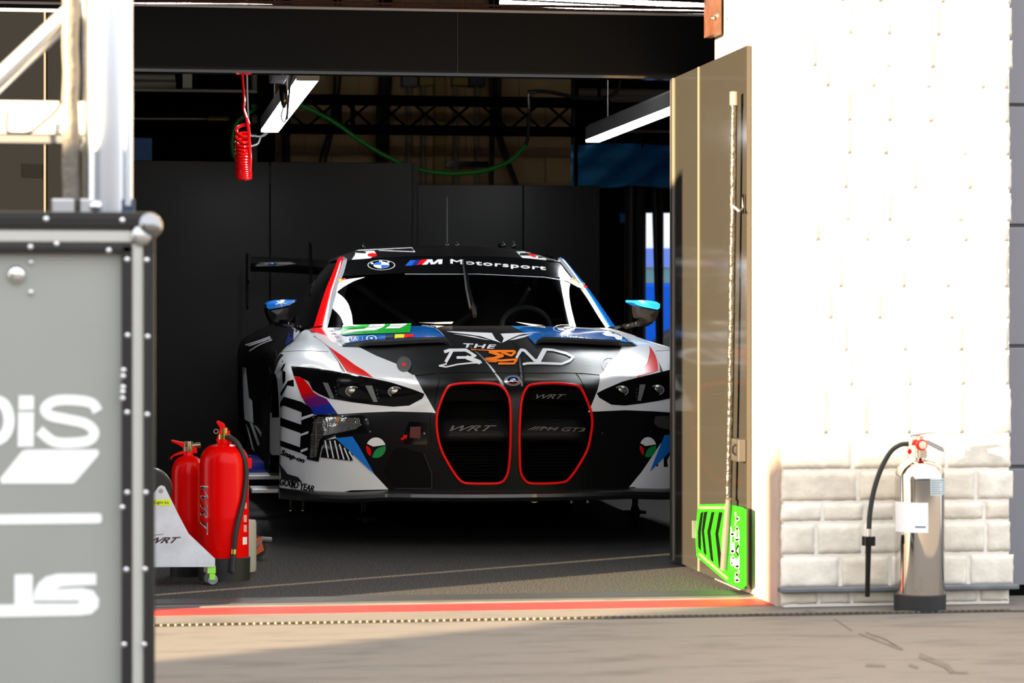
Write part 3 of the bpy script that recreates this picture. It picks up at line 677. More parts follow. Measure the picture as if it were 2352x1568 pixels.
# ------------------------------------------------------------------ red extinguishers, trolley
def red_ext(c, R, zsh, ztop, label, m):
    t = thing('fire_extinguisher', (c[0], c[1], 0), label, 'fire extinguisher')
    x, y = c
    prof = [(0, .005), (R*.98, .005), (R, .02), (R, zsh*.5), (R*1.006, zsh*.5+.004), (R, zsh*.5+.008), (R, zsh-.03)]
    for k in range(1, 7):
        a = k/6*PI/2; prof.append((R*(.36+.64*math.cos(a)), zsh-.03+.075*math.sin(a)))
    prof += [(R*.30, zsh+.05), (R*.30, zsh+.066), (0, zsh+.066)]
    obj('cylinder', MB().lathe(prof, (x, y, 0), 40), m, t)
    return t
er = mat('ext_red', (.76, .001, .001), .25, spec=.14, coat=.06); er2 = er
ev = -1.05
E0 = pv(515, 1320, ev); Rb = .0975
t = red_ext((E0.x, ev), Rb, pv(515, 1046, ev).z, 0, 'large red fire extinguisher with lettering on the carpet beside the trolley', er)
x, y = E0.x, ev; zk = pv(515, 1046, ev).z
obj('skirt', MB().lathe([(0, 0), (Rb+.004, 0), (Rb+.006, .09), (Rb-.002, .094)], (x, y, 0), 40), rubber, t)
obj('neck', MB().lathe([(.026, zk+.06), (.026, zk+.085), (.016, zk+.09), (.016, zk+.11), (0, zk+.112)], (x, y, 0), 18), mat('brass2', (.55, .38, .10), .25, metal=1), t)
fe = lambda px, py, d=0: pv(px, py, ev+d)
obj('valve_head', MB().prism([fe(*p, -.012) for p in cJ([(622, 270), (640, 215), (655, 160), (620, 105), (640, 95), (690, 120), (715, 175), (740, 185), (738, 212), (690, 215), (660, 250), (650, 285)])], (0, .024, 0)), er, t, bevel=.003)
pc = fe(*cJ([(620, 187)])[0], -.02)
obj('pin_ring', MB().tube([pc+Vector((.0085*math.cos(a), 0, .0085*math.sin(a))) for a in [k*PI/10 for k in range(20)]], .0012, 6, closed=True), chrome, t)
obj('hose', MB().tube(smooth_path([fe(*p, d_) for p, d_ in zip(cJ([(705, 238), (745, 245), (800, 290), (850, 390), (875, 500), (875, 620), (855, 780), (820, 920), (790, 1060), (775, 1200)]), (-.02, -.03, -.045, -.058, -.062, -.066, -.08, -.095, -.103, -.106))], 6), .0105, 12), rubber, t)
obj('hose_ferrule', MB().cyl(fe(*cJ([(775, 1200)])[0], -.106), fe(*cJ([(772, 1240)])[0], -.108), .011, 12), MATS['brass2'], t)
obj('hose_nozzle', MB().tube([fe(*cJ([(771, 1240)])[0], -.108), fe(*cJ([(762, 1390)])[0], -.114)], [.0115, .0125], 12), rubber, t)
def wrap_on(name, polys, cx_, cy_, R_, vf, m, par):
    mb = MB()
    V, Fs = cut2d(polys, 6)
    P = []
    for (px, py) in V:
        d = ray(px, py); o = CAM; a = d.x*d.x+d.y*d.y; b = 2*((o.x-cx_)*d.x+(o.y-cy_)*d.y); c_ = (o.x-cx_)**2+(o.y-cy_)**2-R_*R_
        D = b*b-4*a*c_; tt = (-b-math.sqrt(max(D, 0)))/(2*a); P.append(o+d*tt)
    mb.add(P, Fs); return obj(name, mb, m, par, recalc=False)
lq = cJ([(548, 665), (545, 1065), (488, 1045), (490, 650)])
wrap_on('lettering_outline', textpolys('WRT', [(lq[0][0]+1, lq[0][1]-2), (lq[1][0]+1, lq[1][1]+3), (lq[2][0]-1, lq[2][1]+3), (lq[3][0]-1, lq[3][1]-2)], .0, .3, 1.05), x, y, Rb+.0010, 0, swhite, t)
wrap_on('lettering', textpolys('WRT', lq, -.01, .3, 1.05), x, y, Rb+.0018, 0, gblack, t)
wrap_on('label', [cJ([(850, 1095), (886, 1093), (886, 1155), (850, 1160)])], x, y, Rb+.001, 0, swhite, t)
for k, (y0, y1) in enumerate(((905, 965), (990, 1050), (800, 850))): wrap_on('label_print', [cJ([(858, y0), (884, y0), (884, y1), (858, y1)])], x, y, Rb+.001, 0, mat('print_pink', (.75, .35, .33), .5), t)
obj('hose_clip', MB().obox((x+Rb*.98, y-.01, zk-.03), (.012, 0, 0), (0, .012, 0), (0, 0, .02)), er, t)
ev2 = -.86; E1 = pv(432, 1300, ev2)
z2 = pv(432, 1073, ev2).z
t = red_ext((E1.x, ev2), .068, z2, 0, 'smaller red fire extinguisher behind the white trolley', er2)
obj('skirt', MB().lathe([(0, 0), (.072, 0), (.073, .07), (.066, .073)], (E1.x, ev2, 0), 32), rubber, t)
obj('neck', MB().lathe([(.020, z2+.06), (.022, z2+.075), (.018, z2+.105), (0, z2+.106)], (E1.x, ev2, 0), 16).cyl((E1.x, ev2, z2+.085), (E1.x+.05, ev2, z2+.09), .012, 10), mat('brass3', (.30, .24, .14), .35, metal=1), t)
f2 = lambda px, py, d=0: pv(px, py, ev2+d)
obj('lever', MB().prism([f2(*p, -.012) for p in cJ([(232, 262), (250, 262), (380, 290), (430, 318), (455, 330), (460, 375), (385, 375), (350, 340), (300, 305), (240, 280)])], (0, .024, 0)), er, t, bevel=.003)
obj('handle', MB().prism([f2(*p, -.012) for p in cJ([(225, 415), (260, 385), (340, 352), (385, 345), (380, 375), (310, 388), (255, 405), (230, 438)])], (0, .024, 0)), er, t, bevel=.003)
obj('pin_ring', MB().tube([f2(*cJ([(362, 340)])[0], -.02)+Vector((.008*math.cos(a), 0, .005*math.sin(a))) for a in [k*PI/8 for k in range(16)]], .0012, 6, closed=True), chrome, t)
E2 = pv(557, 1312, -.75)
obj('grey_canister', MB().lathe([(0, 0), (.05, 0), (.053, .01), (.053, .20), (.05, .21), (0, .21)], (E2.x+.005, -.72, 0), 28), mat('canister_grey', (.42, .41, .36), .5), label='plain pale grey canister behind the large red extinguisher', cat='canister')
# light-kit trolley
tv_ = -1.28
ft = lambda px, py, d=0: pv(px, py, tv_+d)
t = thing('light_trolley', (ft(400, 1340).x, tv_, 0), 'white steel trolley with yellow sticker and lettering beside the red extinguishers', 'trolley')
tw = mat('trolley_white', (.72, .77, .84), .45, var=.14, vscale=9, bump=.1)
side = cJ([(-250, 1348), (-250, 800), (-60, 800), (60, 760), (125, 665), (150, 650), (180, 660), (300, 905), (385, 1065), (612, 1280), (612, 1340), (595, 1350)])
obj('side_plate', MB().prism([ft(*p) for p in side], (0, .006, 0)), tw, t)
obj('side_plate', MB().prism([ft(*p, .085) for p in side], (0, .006, 0)), tw, t)
a, b = ft(*cJ([(-250, 1330)])[0]), ft(*cJ([(600, 1348)])[0])
box1('deck', (a.x, tv_+.004, b.z), (b.x, tv_+.089, b.z+.012), tw, t)
wc = ft(*cJ([(60, 690)])[0], .047); wr_ = abs(ft(*cJ([(245, 690)])[0], .047).x-wc.x)
obj('drum', MB().lathe([(0, -.036), (wr_*.9, -.036), (wr_, -.026), (wr_, .026), (wr_*.9, .036), (0, .036)], (wc.x, tv_+.047, wc.z), 32, 'y'), rubber, t)
obj('drum_band', MB().lathe([(wr_*1.0, -.02), (wr_*1.03, -.012), (wr_*1.03, .0), (wr_*1.0, .01)], (wc.x-.002, tv_+.047, wc.z+.003), 32, 'y'), mat('band_grey', (.20, .20, .20), .35), t)
bc = ft(*cJ([(152, 695)])[0], -.003); bo = obj('bolt', MB().lathe([(0, -.004), (.004, -.004), (.0045, -.002), (.0075, -.002), (.0080, .003), (0, .003)], bc, 16, 'y'), steel, t)
planar('sticker', [cJ([(88, 772), (233, 772), (233, 828), (85, 822)])], lambda px, py: ft(px, py, -.001), mat('sticker_lime', (.75, .95, .03), .4), t)
planar('sticker_text', textpolys('Light kit', cJ([(95, 783), (217, 786), (217, 818), (93, 814)]), .004), lambda px, py: ft(px, py, -.0018), gblack, t)
planar('lettering', textpolys('WRT', cJ([(60, 1098), (322, 1092), (302, 1145), (40, 1150)]), .03, .35, .95), lambda px, py: ft(px, py, -.001), mat('letter_dark', (.06, .02, .025), .4), t)
planar('lettering', stroke(cJ([(70, 1080), (170, 1068)]), 1.2), lambda px, py: ft(px, py, -.001), MATS['letter_dark'], t)
for (dx, cx_) in ((0, 590), (0.055, 560), (0, -150)):
    c = ft(*cJ([(cx_, 1447)])[0], .02+dx); k = obj('caster', MB().lathe([(0, -.011), (.017, -.011), (.0205, -.006), (.0205, .006), (.017, .011), (0, .011)], (c.x, c.y, .0215), 20, 'y'), mat('caster_grey', (.25, .27, .29), .4), t)
    obj('fork', MB().box((c.x-.012, c.y-.014, .022), (c.x+.010, c.y+.014, .050)).box((c.x-.02, c.y-.016, .048), (c.x+.012, c.y+.016, b.z)), mat('fork_green', (.35, .90, .10), .4) if dx == 0 else steel, k)
# ratchet strap behind
rs = pv(585, 1190, -.2)
t = thing('strap_ratchet', (rs.x, rs.y, 0), 'orange and black strap ratchet lying behind the large red extinguisher', 'strap')
obj('strap_coil', MB().lathe([(.012, -.02), (.05, -.02), (.05, .02), (.012, .02), (.012, -.02)], (rs.x, rs.y, .052), 24, 'y'), mat('strap_black', (.02, .02, .02), .7), t)
obj('ratchet', MB().obox((rs.x+.01, rs.y-.03, .06), (.02, 0, .012), (0, .014, 0), (-.008, 0, .03)), mat('ratchet_orange', (.55, .08, .015), .45), t)
obj('handle', MB().tube([(rs.x+.0, rs.y-.04, .055), (rs.x+.03, rs.y-.03, .09), (rs.x+.07, rs.y-.02, .085)], .012, 8), mat('handle_grey', (.12, .12, .12), .5), t)

# ================================================================== FOREGROUND FLIGHT CASE AND TOWER
FV = -5.30
fc = lambda px, py, d=0: pv(px, py, FV+d)
e = fc(355, 487); CU1 = e.x; CU0 = CU1-1.28; CZ = e.z
t = thing('flight_case', (CU1-.6, FV+.3, 0), 'tall grey flight case with black riveted edging and white lettering', 'flight case')
cgrey = mat('case_grey', (.31, .32, .295), .42, var=.05, vscale=2); ctrim = mat('case_trim', (.020, .019, .018), .3, spec=.3); calu = mat('case_alu', (.50, .50, .46), .35)
box1('case_body', (CU0+.02, FV+.02, .12), (CU1-.02, FV+.70, CZ-.02), cgrey, t)
mpx = 1/FPX*6.0
def strip(x0, y0, x1, y1, m, nm, d=0):
    a, b = fc(x0, y0), fc(x1, y1); return obj(nm, MB().box((a.x, FV+d, b.z), (b.x, FV+.03, a.z)), m, t, bevel=.004)
X0 = -1100
strip(X0, 487, 355, 523, ctrim, 'edge_trim', -.006); strip(X0, 523, 330, 557, calu, 'lid_strip'); strip(X0, 557, 303, 582, ctrim, 'edge_trim', -.004)
strip(330, 505, 356, 1720, ctrim, 'edge_trim', -.006); strip(303, 557, 330, 1720, calu, 'lid_strip'); strip(279, 560, 303, 1720, ctrim, 'edge_trim', -.004)
strip(X0, 1670, 356, 1720, ctrim, 'edge_trim', -.006)
for x in (334, 342, 350, 285, 293): strip(x-1.5, 585, x+1.5, 1668, mat('trim_rib', (.045, .044, .043), .35), 'trim_rib', -.009)
box1('side_trim', (CU1-.03, FV+.66, .12), (CU1+.003, FV+.70, CZ), ctrim, t); box1('top_trim', (CU0, FV+.0, CZ-.03), (CU1, FV+.70, CZ), ctrim, t, bevel=.004)
box1('side_panel', (CU1-.022, FV+.02, .12), (CU1-.004, FV+.68, CZ-.02), cgrey, t)
rv = [(106, 503), (281, 506), (337, 597), (339, 773), (338, 952), (335, 1131), (333, 1307), (331, 1480), (292, 596), (293, 770), (292, 947), (292, 1131), (290, 1308), (285, 1480), (70, 567), (130, 560), (71, 602), (71, 671), (284, 850), (283, 864), (283, 889), (282, 900), (282, 915), (281, 1165), (250, 575)]
for (x, y_) in rv:
    p = fc(x, y_, .016 if (x < 279 and y_ > 584) else -.008); obj('rivet', MB().sphere(p, .0065, 6, (1, .6, 1)), chrome, t)
p = fc(340, 502, .006)
obj('corner_ball', MB().sphere((CU1-.012, FV+.010, CZ-.031), .031, 12), mat('chrome_dull', (.30, .30, .31), .18, metal=1), t)
obj('corner_plate', MB().sphere((CU1-.03, FV+.002, CZ-.055), .027, 8, (1, .6, 1)), steel, t)
obj('latch_dome', MB().sphere(fc(38, 630, .014), .021, 10, (1, .6, 1)), chrome, t)
for (cu_, cv_) in ((CU0+.1, .08), (CU1-.1, .08), (CU0+.1, .62), (CU1-.1, .62)):
    k = obj('caster', MB().lathe([(0, -.02), (.04, -.02), (.045, -.01), (.045, .01), (.04, .02), (0, .02)], (cu_, FV+cv_, .045), 16, 'y'), rubber, t)
    obj('caster_fork', MB().box((cu_-.03, FV+cv_-.035, .05), (cu_+.03, FV+cv_+.035, .125)), steel, k)
ff = lambda px, py: fc(px, py, .0185)
lw = mat('letter_white', (.88, .90, .88), .4)
sS = smooth_path([(x, y_, 0) for x, y_ in [(512, 148), (480, 104), (390, 88), (290, 92), (236, 130), (262, 168), (350, 188), (450, 212), (494, 258), (462, 300), (370, 312), (280, 304), (205, 246)]], 4)
planar('letter', outline(cI([(p.x, p.y) for p in sS]), 24), ff, lw, t)
planar('letter', [cI([(98, 64), (175, 64), (178, 80), (178, 138), (97, 140)]), cI([(95, 150), (178, 150), (176, 332), (92, 332)])], ff, lw, t)
sD = smooth_path([(x, y_, 0) for x, y_ in [(-260, 88), (-60, 88), (20, 110), (48, 195), (20, 275), (-60, 305), (-260, 305)]], 4)
planar('letter', outline(cI([(p.x, p.y) for p in sD]), 26), ff, lw, t)
planar('letter', [cI([(0, 498), (115, 355), (135, 347), (510, 346), (519, 360), (515, 378), (395, 516), (380, 525), (5, 525)])], ff, lw, t)
planar('letter', [cI([(-300, 690), (520, 680), (533, 692), (533, 722), (522, 733), (-300, 742)])], ff, lw, t)
planar('letter', [cI([(172, 1146), (178, 1090), (200, 1045), (240, 1012), (300, 996), (500, 994), (505, 1004), (505, 1055), (330, 1064), (285, 1076), (430, 1070), (490, 1085), (520, 1130), (515, 1175), (480, 1208), (420, 1216), (-300, 1230), (-300, 1162), (75, 1157), (75, 1006), (82, 1000), (165, 998), (172, 1006)])], ff, lw, t)
planar('letter_gap', [cI([(178, 1138), (412, 1138), (412, 1150), (178, 1150)])], lambda px, py: fc(px, py, .0178), cgrey, t)
# the tower on the case
TV = FV+.30
ftw = lambda px, py, d=0: pv(px, py, TV+d)
ztop = 2.9; zb_ = CZ
t = thing('aluminium_tower', (ftw(250, 487).x, TV, CZ), 'white and silver metal tower post with braces on top of the flight case', 'tower')
alu = mat('tower_alu', (.74, .77, .82), .26, metal=1); twh = mat('tower_white', (.62, .62, .62), .4)
a, b = ftw(190, 470).x, ftw(305, 470).x; mu = (a+b)/2; R_ = (b-a)/2
obj('main_post', MB().lathe([(R_*.99, CZ+.01), (R_, CZ+.02), (R_, ztop)], (mu, TV, 0), 32), alu, t)
obj('post_rib', MB().box((mu+R_*.62, TV-R_*.85, CZ+.02), (mu+R_*.98, TV-R_*.2, ztop)), alu, t, bevel=.006)
a, b = ftw(142, 470).x, ftw(184, 470).x
obj('side_post', MB().tube([((a+b)/2, TV-.02, CZ+.01)]+[((a+b)/2+.0015*math.sin(k*1.3), TV-.02, CZ+.02+k*.03) for k in range(53)], (b-a)/2*.92, 12), mat('post_wrap', (.15, .13, .105), .6, bump=.8, bscale=40), t)
a = ftw(0, 0); 
z0_, z1_ = ftw(100, 305).z, ftw(100, 229).z
box1('cross_bar', (CU0+.05, TV+.04, z0_), (mu, TV+.09, z1_), twh, t, bevel=.006)
obj('cross_bar_lip', MB().box((CU0+.05, TV+.035, z0_-.022), (mu-.05, TV+.10, z0_-.004)), mat('lip_grey', (.18, .18, .18), .4), t)
d0, d1 = ftw(-40, 220, .05), ftw(215, -20, .05)
obj('diagonal_brace', MB().cyl(d0, d1, .026, 16), alu, t)
obj('diagonal_brace', MB().cyl(ftw(165, 310, .05), ftw(205, 352, .05), .012, 12), alu, t)
for (x0, x1, m) in ((120, 172, steel), (184, 232, steel), (232, 262, alu), (262, 310, mat('clamp_navy', (.02, .04, .08), .4))):
    a, b = ftw(x0, 455).x, ftw(x1, 455).x; obj('base_clamp', MB().box((a, TV-.05, CZ+.004), (b, TV+.06, ftw(x0, 458).z)), m, t, bevel=.004)
obj('cable', MB().tube(smooth_path([ftw(x, y_, -.03) for x, y_ in [(140, 232), (128, 255), (100, 280), (70, 303), (40, 306), (16, 300), (18, 255)]]), .004, 6), rubber, t)
obj('clamp_bolt', MB().sphere(ftw(219, 474, -.06), .014, 8), chrome, t)

# ================================================================== THE RACING CAR
car = thing('racing_car', (0, 1.0, 0), 'black and white touring race car with red-rimmed kidney grilles on stands inside the garage', 'race car')
# half net, columns from the centre line to the wheel arch, rows from the splitter up over the nose to the scuttle: (u, v, w)
NET = [
 [(0, .02, .25), (0, .01, .36), (0, 0, .48), (0, 0, .60), (0, .015, .69), (0, .06, .752), (0, .15, .790), (0, .40, .862), (0, .75, .925), (0, 1.1, .972), (0, 1.50, 1.003)],
 [(.19, .03, .25), (.19, .02, .36), (.19, .01, .48), (.19, .01, .60), (.19, .02, .69), (.19, .055, .752), (.19, .155, .794), (.19, .40, .868), (.19, .75, .930), (.19, 1.1, .976), (.19, 1.52, 1.004)],
 [(.37, .07, .25), (.37, .06, .36), (.37, .05, .48), (.37, .05, .60), (.37, .07, .69), (.37, .115, .752), (.37, .195, .792), (.37, .42, .862), (.37, .76, .926), (.37, 1.12, .973), (.37, 1.56, 1.002)],
 [(.55, .13, .25), (.55, .12, .36), (.55, .11, .48), (.55, .12, .60), (.55, .15, .68), (.55, .195, .744), (.55, .255, .790), (.56, .45, .852), (.57, .78, .915), (.58, 1.15, .962), (.60, 1.66, .997)],
 [(.73, .22, .25), (.73, .20, .36), (.73, .19, .48), (.73, .20, .60), (.73, .24, .68), (.735, .27, .744), (.745, .31, .793), (.75, .50, .857), (.765, .80, .912), (.78, 1.2, .950), (.80, 1.76, .985)],
 [(.86, .31, .25), (.86, .30, .36), (.855, .28, .48), (.85, .29, .60), (.85, .33, .68), (.85, .37, .75), (.85, .43, .806), (.855, .56, .858), (.86, .82, .905), (.865, 1.2, .925), (.86, 1.76, .935)],
 [(.945, .42, .25), (.945, .41, .36), (.94, .39, .48), (.935, .39, .60), (.93, .42, .69), (.925, .46, .755), (.93, .52, .808), (.935, .62, .848), (.94, .85, .882), (.94, 1.2, .888), (.92, 1.76, .885)],
 [(1.0, .52, .25), (1.0, .51, .36), (1.0, .49, .48), (.995, .49, .60), (.99, .50, .69), (.985, .53, .75), (.985, .57, .79), (.985, .66, .82), (.99, .86, .838), (.99, 1.2, .835), (.965, 1.76, .815)],
 [(1.01, .58, .25), (1.01, .57, .36), (1.01, .57, .48), (1.01, .59, .58), (1.01, .63, .655), (1.01, .68, .705), (1.01, .74, .74), (1.01, .83, .765), (1.015, .97, .775), (1.02, 1.25, .68), (.985, 1.76, .62)]]
NET = [[Vector(p) for p in c] for c in NET]
def net(s, t):
    col = [crom(c, t) for c in NET]; return crom(col, s)
def hood_w(u, v):                         # height of the body top at a place
    s_ = abs(u); best = None
    lo, hi = 5.0, 10.0
    cs = min(7.99, max(0, [i for i in range(8) if NET[i][8].x <= s_][-1] if s_ > 0 else 0))
    i = int(cs); f = (s_-NET[i][8].x)/max(1e-6, NET[i+1][8].x-NET[i][8].x); ss = min(8, i+f)
    for _ in range(24):
        m_ = (lo+hi)/2
        if net(ss, m_).y < v: lo = m_
        else: hi = m_
    return net(ss, lo).z
kidL = cD([(200, 180), (320, 163), (460, 158), (600, 163), (680, 178), (730, 220), (768, 290), (782, 380), (782, 560), (780, 760), (765, 960), (745, 1030), (705, 1085), (640, 1097), (500, 1098), (380, 1095), (330, 1085), (280, 1035), (220, 945), (140, 800), (110, 700), (88, 560), (95, 440), (120, 360), (150, 280)])
kidR = cD([(950, 178), (1050, 165), (1180, 160), (1300, 168), (1425, 185), (1460, 250), (1500, 340), (1535, 440), (1545, 530), (1530, 640), (1505, 770), (1440, 890), (1370, 1000), (1310, 1070), (1270, 1085), (1150, 1095), (1020, 1097), (935, 1092), (895, 1040), (870, 990), (865, 850), (862, 620), (870, 460), (878, 350), (895, 270), (920, 220)])
intL = cC([(1405, 1000), (1500, 800), (1565, 765), (1790, 830), (1865, 1020), (1865, 1160), (1520, 1160)])
intR = cD([(1500, 830), (1880, 830), (1925, 950), (1850, 1125), (1490, 1130)])
def spine(u, v):                          # sunken centre channel between the two bonnet creases
    if v > .85 or v < .04: return 0
    hw = .045+.07*min(1, v/.6); k = (hw-abs(u+.0))/.012
    return -.012*max(0, min(1, k))*max(0, min(1, (.85-v)/.45))
def patch(s0, s1, ns, t0, t1, nt, sgn, fn=None, both=False):
    rows = []
    for j in range(nt+1):
        t = t0+(t1-t0)*j/nt; r = []
        rng = range(-ns, ns+1) if both else range(ns+1)
        for i in rng:
            s = s0+(s1-s0)*abs(i)/ns; p = net(min(s, 8), min(t, 10)); sg = (-1 if i < 0 else 1) if both else sgn
            p = Vector((p.x*sg, p.y, p.z))
            if fn: p = fn(p)
            r.append(p)
        rows.append(r)
    return rows
KH = [kidL, kidR]
def bump_fn(p):
    p = Vector((p.x, p.y, p.z+spine(p.x, p.y))); q_ = proj(p)
    for k in KH:
        if inpoly(q_[0], q_[1], k): return Vector((p.x, p.y+.16, p.z))
    return p
rows = patch(0, 8, 200, 0, 6, 96, 1, bump_fn, True)
mb = MB().grid(rows)
for fi, f in enumerate(mb.f):
    c = sum((mb.v[i] for i in f), Vector())/4
    if abs(c.x) > .80 : mb.m[fi] = 1
    if abs(c.x) < .42 and c.y > .14 and c.z < .75: mb.m[fi] = 2
bumper = obj('front_bumper', mb, [satin, white, dblack], car, label='black and white front bumper', recalc=False)
hood = obj('bonnet', MB().grid(patch(0, 4, 110, 6, 10, 130, 1, lambda p: Vector((p.x, p.y, p.z+spine(p.x, p.y))), True)), satin, car, label='satin black bonnet with white edges', recalc=False)
fens = []
for sg in (-1, 1):
    mbf = MB().grid(patch(4, 8, 40, 6, 10, 60, sg))
    for fi, f in enumerate(mbf.f):
        c = sum((mbf.v[i] for i in f), Vector())/4
        if abs(c.x) > .968 and c.y > .93: mbf.m[fi] = 1
    fens.append(obj('front_fender', mbf, [white, gblack], car, label='white front fender with black rear flank', recalc=False))
# splitter
edge = [net(s/6., 0) for s in range(0, 49)]
def off(p, d):                             # outline moved outward
    return Vector((p.x*(1+.01), p.y-d, p.z))
full = [Vector((-p.x, p.y, 0)) for p in reversed(edge)]+[Vector((p.x, p.y, 0)) for p in edge[1:]]
prof = [(.0, .272), (-.035, .268), (-.052, .258), (-.055, .243), (-.045, .230), (-.02, .222), (.06, .220)]
rows = []
for (d, z) in prof: rows.append([Vector((p.x*1.004, p.y+d*(1 if abs(p.x) < .93 else .35), z-(.012 if abs(p.x) > .72 else .012*max(0, (abs(p.x)-.55)/.17)))) for p in full])
obj('splitter', MB().grid(rows), carbon, car, label='black carbon front splitter')
rows = [[Vector((p.x*1.004, p.y+.06, .221)) for p in full], [Vector((p.x*.98, 1.0, .221)) for p in full]]
obj('undertray', MB().grid(rows), dblack, car)
# flaps on the bonnet over the air outlets
HB = BVHTree.FromPolygons([BASE[hood]+v.co for v in hood.data.vertices]+[BASE[fens[1]]+v.co for v in fens[1].data.vertices], [tuple(p.vertices) for p in hood.data.polygons]+[tuple(i+len(hood.data.vertices) for i in p.vertices) for p in fens[1].data.polygons])
def top_z(u, v):
    l_, _, _, _ = HB.ray_cast(Vector((abs(u), v, 2)), Vector((0, 0, -1))); return l_.z if l_ else hood_w(u, v)
flaps = []
for sg in (-1, 1):
    rows = []; rows2 = []
    for j in range(15):
        q_ = j/14; r = []
        for i in range(31):
            p_ = i/30; u = (.20+(.705-.20)*p_); vf = .66+.07*p_*p_; v = vf+(1.44-vf)*q_
            e_ = min(1, p_/.07)*min(1, (1-p_)/.25)
            r.append(Vector((sg*u, v, top_z(u, v)+.004+.034*(1-q_)**.8*math.sqrt(max(0, e_)))))
        rows.append(r)
    flaps.append(obj('bonnet_flap', MB().grid(rows), blue, car, label='blue bonnet air outlet flap', recalc=False))
    lip = [[p+Vector((0, .004, -.001)) for p in rows[0]], [Vector((p.x, p.y+.0, p.z-.008)) for p in rows[0]], [Vector((p.x, p.y+.012, max(p.z-.026, top_z(p.x, p.y)+.0005))) for p in rows[0]]]
    obj('flap_lip', MB().grid(lip), mat('carbon_grey', (.075, .075, .078), .3, coat=.4, bump=.3, bscale=500), car)
# greenhouse
wsb = [(0, 1.50, 1.003), (.19, 1.52, 1.004), (.37, 1.55, 1.002), (.56, 1.61, .998), (.72, 1.71, .994)]
wsm = [(0, 1.82, 1.200), (.17, 1.835, 1.200), (.33, 1.865, 1.197), (.50, 1.915, 1.190), (.648, 1.985, 1.180)]
wst = [(0, 2.15, 1.370), (.15, 2.16, 1.370), (.29, 2.18, 1.367), (.44, 2.215, 1.360), (.572, 2.27, 1.349)]
rfm = [(0, 2.60, 1.424), (.16, 2.60, 1.423), (.31, 2.61, 1.418), (.46, 2.63, 1.404), (.590, 2.66, 1.370)]
rfb = [(0, 3.05, 1.450), (.16, 3.05, 1.449), (.31, 3.05, 1.441), (.46, 3.05, 1.420), (.590, 3.05, 1.372)]
rfc = [(0, 3.55, 1.395), (.16, 3.55, 1.393), (.31, 3.55, 1.385), (.45, 3.55, 1.365), (.565, 3.55, 1.328)]
rwd = [(0, 4.05, 1.25), (.16, 4.05, 1.248), (.30, 4.05, 1.24), (.44, 4.05, 1.225), (.55, 4.05, 1.195)]
rwe = [(0, 4.45, 1.10), (.17, 4.45, 1.10), (.33, 4.45, 1.095), (.49, 4.45, 1.085), (.62, 4.44, 1.07)]
dk = [(0, 5.0, 1.08), (.17, 5.0, 1.08), (.33, 5.0, 1.075), (.49, 4.99, 1.06), (.64, 4.97, 1.03)]
UO = .018
def loft(rws, n, k, sgn=None):
    R = [[Vector(p) for p in r] for r in rws]; out = []
    for j in range(n+1):
        t = j/n*(len(R)-1); ctl = [crom([R[a][i] for a in range(len(R))], t) for i in range(len(R[0]))]; r = []
        if sgn is None:
            for i in range(-k, k+1):
                p = crom(ctl, abs(i)/k*(len(ctl)-1)); r.append(Vector((math.copysign(p.x, i) + UO, p.y, p.z)) if i else Vector((UO, p.y, p.z)))
        else:
            for i in range(k+1): p = crom(ctl, i/k*(len(ctl)-1)); r.append(Vector((p.x*sgn+UO, p.y, p.z)))
        out.append(r)
    return out
tint = glassmat('screen_glass', (.80, .82, .82), 1.38, .015)
screen = obj('windscreen', MB().grid(loft([wsb, wsm, wst], 24, 24)), tint, car, label='dark raked windscreen', recalc=False)
roof = obj('roof', MB().grid(loft([wst, rfm, rfb, rfc], 30, 24)), satin, car, label='satin black roof', recalc=False)
obj('rear_window', MB().grid(loft([rfc, rwd, rwe], 14, 16)), gblack, car, recalc=False)
obj('boot_lid', MB().grid(loft([rwe, dk], 8, 16)), satin, car, recalc=False)
